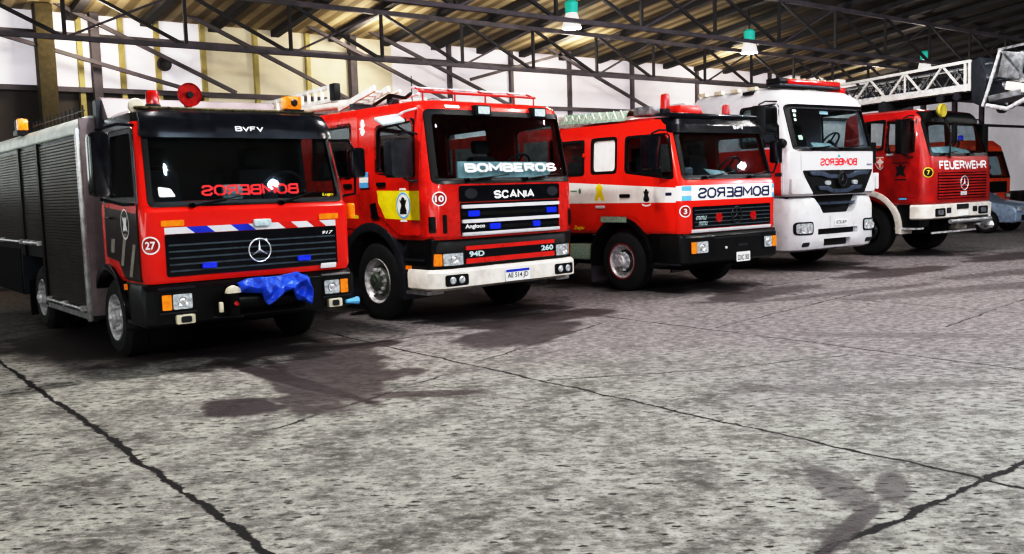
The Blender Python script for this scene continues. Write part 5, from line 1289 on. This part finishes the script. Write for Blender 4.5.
for x in (2.36, 9.2, 40.5, 43.6, 46.5):
    n += 1
    struct(MB().box(x - .1, x + .1, 14.6, 14.8, 0, ROOFZ(14.8)).build(f'trim_{n}', BEAM2), 'dark upright post on the back wall')
n += 1; struct(MB().box(-18, 62, 14.72, 14.9, 4.22, 4.34).build(f'trim_{n}', BEAM2), 'dark rail under the glazed band')
n += 1; struct(MB().box(-18, 62, 14.72, 14.9, 5.48, 5.60).build(f'trim_{n}', BEAM2), 'dark rail across the glazed band')
n += 1; struct(MB().box(1.02, 1.38, 14.2, 14.55, 0, ROOFZ(14.5)).build(f'trim_{n}', mat('mossy_post', (.10, .08, .035), .7, dirt=.4)), 'thick dark column by the back wall')
for k in range(7):  # unseen glow bands, added for side glass reflections and light on truck sides
    struct(MB().box(-18.0, -17.9, -20 + k * 5.0, -15.8 + k * 5.0, 2.2, 5.4).build(f'window_{k + 9}', wallmat(f'side_panel_{k}', (.80, .86, .88), 5.0, .4)), 'bright window band in the left hangar wall')
for sgn, nm, x in ((1, 'left', -18), (1, 'right', 62)):
    struct(MB().box(x - .3 if x < 0 else x, x if x < 0 else x + .3, -22, 15.3, 0, ROOFZ(-22)).build(f'wall_{nm}', LOWER), f'dark hangar wall on the {nm}')
struct(MB().box(-18, 62, -22.3, -22, 0, ROOFZ(-22)).build('wall_front', LOWER), 'dark hangar wall opposite the trucks')
# lattice trusses across the hangar
def truss(yy, x0, x1, zb, step, ph=0):
    global n
    n += 1; zt = ROOFZ(yy) - .22
    ch = MB().box(x0, x1, yy - .05, yy + .05, zb - .05, zb + .05)
    ch.box(x0, x1, yy - .05, yy + .05, zt - .06, zt + .06)
    o = struct(ch.build(f'trim_{n}', BEAM2), 'long lattice roof truss, steel')
    k = 0; x = x0 + ph
    while x + step < x1:
        MB().bar((x, yy, zb), (x, yy, zt), .07).build('upright', BEAM, o)
        MB().bar((x, yy, zt), (x + step, yy, zb), .07).build('diagonal', BEAM, o)
        if k % 2: MB().bar((x, yy, zb), (x + step, yy, zt), .05).build('diagonal', BEAM2, o)
        x += step; k += 1
truss(12.0, -12, 60, 5.02, 2.5, .6)
truss(7.5, -12, 60, 5.5, 2.8, .2)
# sway braces in front of the back wall
for (xa, za, xb, zb) in ((-.6, 5.6, 4.9, 4.2), (1.4, 6.2, 5.6, 4.3), (4.4, 6.2, 9.4, 4.0), (7.6, 6.2, 12.5, 4.2), (9.5, 6.2, 15.2, 4.0), (13.0, 5.0, 17.5, 6.2), (16, 6.2, 22, 3.9)):
    n += 1
    struct(MB().bar((xa, 14.3, za), (xb, 14.3, zb), .09).build(f'trim_{n}', BEAM2), 'diagonal steel brace in front of the back wall')

# hanging lamps
def hanging_lamp(loc, label, glow=6.):
    R = empty('hanging_lamp', loc, 0, label, 'lamp', 'hanging hall lamps')
    MB().lathe([(.0, .10), (.05, .16), (.30, .17), (.36, .1), (.36, 0)], (0, 0, 0), 'z', 20).build('lamp_housing', mat('teal_housing', (.03, .55, .46), .4, emit=.35, dirt=.2), R)
    MB().lathe([(.05, .14), (-.12, .20), (-.34, .25), (-.33, .235), (-.12, .18), (.03, .12)], (0, 0, 0), 'z', 24).build('lamp_shade', mat('frosted_shade', (.9, .88, .86), .5, emit=.55, dirt=.1), R)
    MB().lathe([(.0, .05), (-.1, .10), (-.2, .12), (-.28, .08), (-.3, 0)], (0, 0, 0), 'z', 16).build('bulb', mat('glowing_bulb', (1, .97, .92), .5, emit=glow, dirt=0), R)
    MB().tube([(0, 0, .34), (0, 0, ROOFZ(loc[1]) - loc[2])], .02, 6).build('cable', BEAM, R)
    return R
def lamp_or_fill(loc, power, r=.14, col=(1, .965, .93), down=True):
    L = bpy.data.lights.new('lamp_light', 'SPOT' if down else 'POINT'); L.energy = power; L.shadow_soft_size = r; L.color = col
    if down: L.spot_size = math.radians(158); L.spot_blend = .35
    o = bpy.data.objects.new('lamp_light', L); COL.objects.link(o); o.location = (loc[0], loc[1], loc[2] - .55)
for (loc, lab) in (((12.42, 9, 6.0), 'frosted hanging lamp with teal top above the white truck, leftmost in view'),
                   ((19.6, 9, 5.85), 'frosted hanging lamp with teal top, middle of the three in view'),
                   ((29.9, 9, 5.9), 'frosted hanging lamp with teal top behind the turntable ladder')):
    hanging_lamp(loc, lab); lamp_or_fill(loc, 220, .2, (1, .93, .82), False)
for loc in ((4.1, -6.9, 6.2), (1.75, -6.3, 6.2), (17.4, -6.3, 6.2), (20.0, -5.6, 6.2)):
    lamp_or_fill(loc, 430, .09, (.72, .85, 1), False)
sp = empty('loudspeaker', (3.9, 14.6, 4.96), 0, 'small dark round loudspeaker high on the back wall', 'loudspeaker')
MB().lathe([(0, 0), (0, .16), (-.1, .18), (-.12, .14), (-.05, .05), (-.05, 0)], (0, 0, 0), 'y', 18).build('horn', BEAM, sp)
MB().box(-.05, .05, 0, .32, -.05, .05).build('bracket', BEAM, sp)

# vehicles glimpsed beyond
def far_car():
    R = empty('car', (23.4, 2.5, 0), math.radians(3), 'silver blue hatchback parked beyond the ladder truck at the right edge', 'car')
    prof = rpoly([(.0, .30), (.0, .62), (.12, .78), (1.0, .92), (1.75, 1.38), (2.2, 1.46), (3.2, 1.44), (3.9, 1.05), (4.1, .95), (4.1, .32)], .09)
    secs = []
    body = MB().prism(prof, lambda y, z, d: (d * (1 - max(0, z - .9) * .28), y, z), -.86, .86).build('body', SILVERBLUE, R, bevel=.05)
    cuts = [MB().lathe([(-1.2, 0), (-1.2, .36), (1.2, .36), (1.2, 0)], (0, y, .31), 'x', 24).build('cut', BLACK) for y in (.8, 3.3)]
    boolean(body, cuts)
    MB().prism(rpoly([(-.66, .98), (.66, .98), (.56, 1.36), (-.56, 1.36)], .06), lambda a, b, d: (a, 1.09 + (b - .94) * 1.6 - d, b), 0, .02).build('windscreen', GLOSSBLACK, R)
    for sg in (-1, 1):
        MB().prism(rpoly([(1.3, .98), (3.6, 1.0), (3.1, 1.36), (1.85, 1.36)], .08), lambda y, z, d: (sg * (.86 * (1 - max(0, z - .9) * .28) + d), y, z), -.02, .015).build('side_window', GLOSSBLACK, R)
        for y in (.8, 3.3): wheel(R, sg * .87, y, .31, .2, .2, ALU, sg, nuts=5)
        MB().prism(rrect(sg * .62 - .16, .60, sg * .62 + .16, .74, .04), front(.03), 0, .06).build('headlamp', CLEARLENS, R, bevel=.02)
        MB().prism(rrect(sg * .95 - .09, .96, sg * .95 + .09, 1.08, .03), front(1.35), 0, .1).build('mirror', SILVERBLUE, R, bevel=.02)
    MB().prism(rrect(-.5, .36, .5, .5, .03), front(.0), -.02, .02).build('grille', BLACK, R)
far_car()
def far_truck():
    R = empty('fire_van', (27.4, 5.2, 0), 0, 'orange red fire vehicle far behind at the right edge of the row', 'fire engine')
    c = Cab([(.62, .06, 1.0, .15, 2.0), (.72, 0, 1.1, .2, 2.0), (1.5, 0, 1.12, .2, 2.0), (2.55, .28, 1.04, .2, 2.0), (2.75, .5, .95, .2, 1.9)])
    ws = rpoly([(-.95, 1.55), (.95, 1.55), (.9, 2.35), (-.9, 2.35)], .08); win = rpoly([(.3, 1.6), (1.3, 1.6), (1.3, 2.25), (.45, 2.25)], .06)
    c.shell(ORANGE, R, ws, [win], [(1.1, .42, .55)])
    windscreen(R, c, ws)
    for sg in (-1, 1):
        window(R, c, win, sg)
        for y in (1.1, 4.6): wheel(R, sg * 1.08, y, .42, .26, .24, STEEL, sg, nuts=6)
        headlamp(R, c, sg * .8 - .18, sg * .8 + .18, .85, 1.02, sg)
    MB().patch(rrect(-.7, 1.05, .7, 1.4, .04), [], c.front, 0, .02).build('grille', BLACK, R)
    MB().box(-1.1, 1.1, -.1, .2, .42, .66).build('bumper', CREAM, R, bevel=.04)
    MB().box(-1.0, 1.0, .2, 1.9, 1.1, 1.45).build('cab_floor', DASH, R)
    seat(R, -.5, 1.0, 1.5); seat(R, .5, 1.0, 1.5); steering(R, .5, .6, 1.75)
    b = MB().box(-1.15, 1.15, 2.1, 6.2, .8, 2.75).build('box_body', ORANGE, R, bevel=.04)
    for sg in (-1, 1):
        for y0 in (2.3, 3.6, 4.9): shutter(b, sg * 1.155, y0, y0 + 1.15, 1.05, 2.4, ALU, .08, False)
    beacon(R, -.6, .9, 2.75, .09, .16, BLUELENS); beacon(R, .6, .9, 2.75, .09, .16, BLUELENS)
    chassis(R, .2, 6.1, [(1.1, .42), (4.6, .42)])
far_truck()
def cabinet():
    R = empty('storage_cabinet', (-.95, 11.2, 0), 0, 'ochre yellow metal cabinet behind the tail of the leftmost truck', 'cabinet')
    MB().box(-.6, .6, -.3, .3, .12, 2.3).build('carcass', OCHRE, R, bevel=.01)
    for sg in (-1, 1):
        d = MB().box(.02 if sg > 0 else -.58, .58 if sg > 0 else -.02, -.325, -.3, .16, 2.26).build('door', OCHRE, R, bevel=.006)
        MB().tube([(sg * .07, -.345, 1.1), (sg * .07, -.345, 1.35)], .012, 6).build('handle', STEEL, d)
        for y in (-.24, .24): MB().box(sg * .52 - .04, sg * .52 + .04, y - .04, y + .04, 0, .12).build('leg', BLACK, R)
cabinet()

# ------------------------------------------------------------------ light
W = bpy.data.worlds.new('daylight'); S.world = W; W.use_nodes = True
wt = W.node_tree; wt.nodes.clear()
bg = wt.nodes.new('ShaderNodeBackground'); bg.inputs[0].default_value = (.80, .86, 1, 1); bg.inputs[1].default_value = .55
wo = wt.nodes.new('ShaderNodeOutputWorld'); wt.links.new(bg.outputs[0], wo.inputs[0])
def area(loc, target, size, sy, power, col):
    L = bpy.data.lights.new('skylight', 'AREA'); L.shape = 'RECTANGLE'; L.size = size; L.size_y = sy; L.energy = power; L.color = col
    o = bpy.data.objects.new('skylight', L); COL.objects.link(o); o.location = loc
    o.rotation_euler = (Vector(target) - Vector(loc)).to_track_quat('-Z', 'Y').to_euler()
for x, y, z, w in ((-6.5, -13, 6.5, 700), (-1, -14.5, 7, 700), (5, -13.5, 7, 700), (11, -14, 7, 800), (23, -11, 7, 900), (31, -8, 7, 900), (-3, -9.5, 7.2, 420), (7.6, -5.2, 6.8, 420), (12.5, -6.0, 6.8, 420), (-6, -5.5, 5.2, 420), (9.5, -3.2, 7.4, 300), (13.4, -2.5, 7.2, 420)):
    lamp_or_fill((x, y, z), w * 1.15, .12, (1, .965, .93), False)  # added fill lights without fixtures, out of view in front of the row
for loc, w in (((-.2, .6, 6.0), 950), ((3.9, -.2, 6.1), 480), ((8.2, -.2, 6.3), 260), ((12.4, -.2, 6.3), 420)): lamp_or_fill(loc, w, .14)  # unseen overhead fill, added to light the truck sides
for x in (2, 9, 16, 24, 33): lamp_or_fill((x, 12.9, 6.0), 170, .3, (1, .9, .72), False)  # unseen warm fill, added to brighten the roof sheeting
# ------------------------------------------------------------------ camera
f, p, r, H, am = 923.17, math.radians(5.369), math.radians(-1.7754), 1.6038, math.radians(37.85)
ff = Vector((0, math.cos(p), -math.sin(p))); u0 = Vector((0, math.sin(p), math.cos(p))); r0 = Vector((1, 0, 0))
rt = r0 * math.cos(r) + u0 * math.sin(r); up = -r0 * math.sin(r) + u0 * math.cos(r)
Rz = Matrix.Rotation(-am, 3, 'Z'); rt, up, ff = Rz @ rt, Rz @ up, Rz @ ff
cam = bpy.data.cameras.new('camera'); co_ = bpy.data.objects.new('camera', cam); COL.objects.link(co_)
cam.sensor_width = 36; cam.lens = f / 1024 * 36; cam.clip_end = 300
Mx = Matrix((rt, up, -ff)).transposed().to_4x4(); Mx.translation = (-3.671, -8.904, H)
co_.matrix_world = Mx; S.camera = co_
vsn = S.view_settings; vsn.view_transform = 'Standard'; vsn.exposure = -0.12
vsn.use_curve_mapping = True
cv = vsn.curve_mapping.curves[3]
cv.points[0].location = (0, 0); cv.points[1].location = (1, 1)
cv.points.new(.10, .05); cv.points.new(.30, .27); cv.points.new(.6, .68); cv.points.new(.85, .93)
vsn.curve_mapping.update()
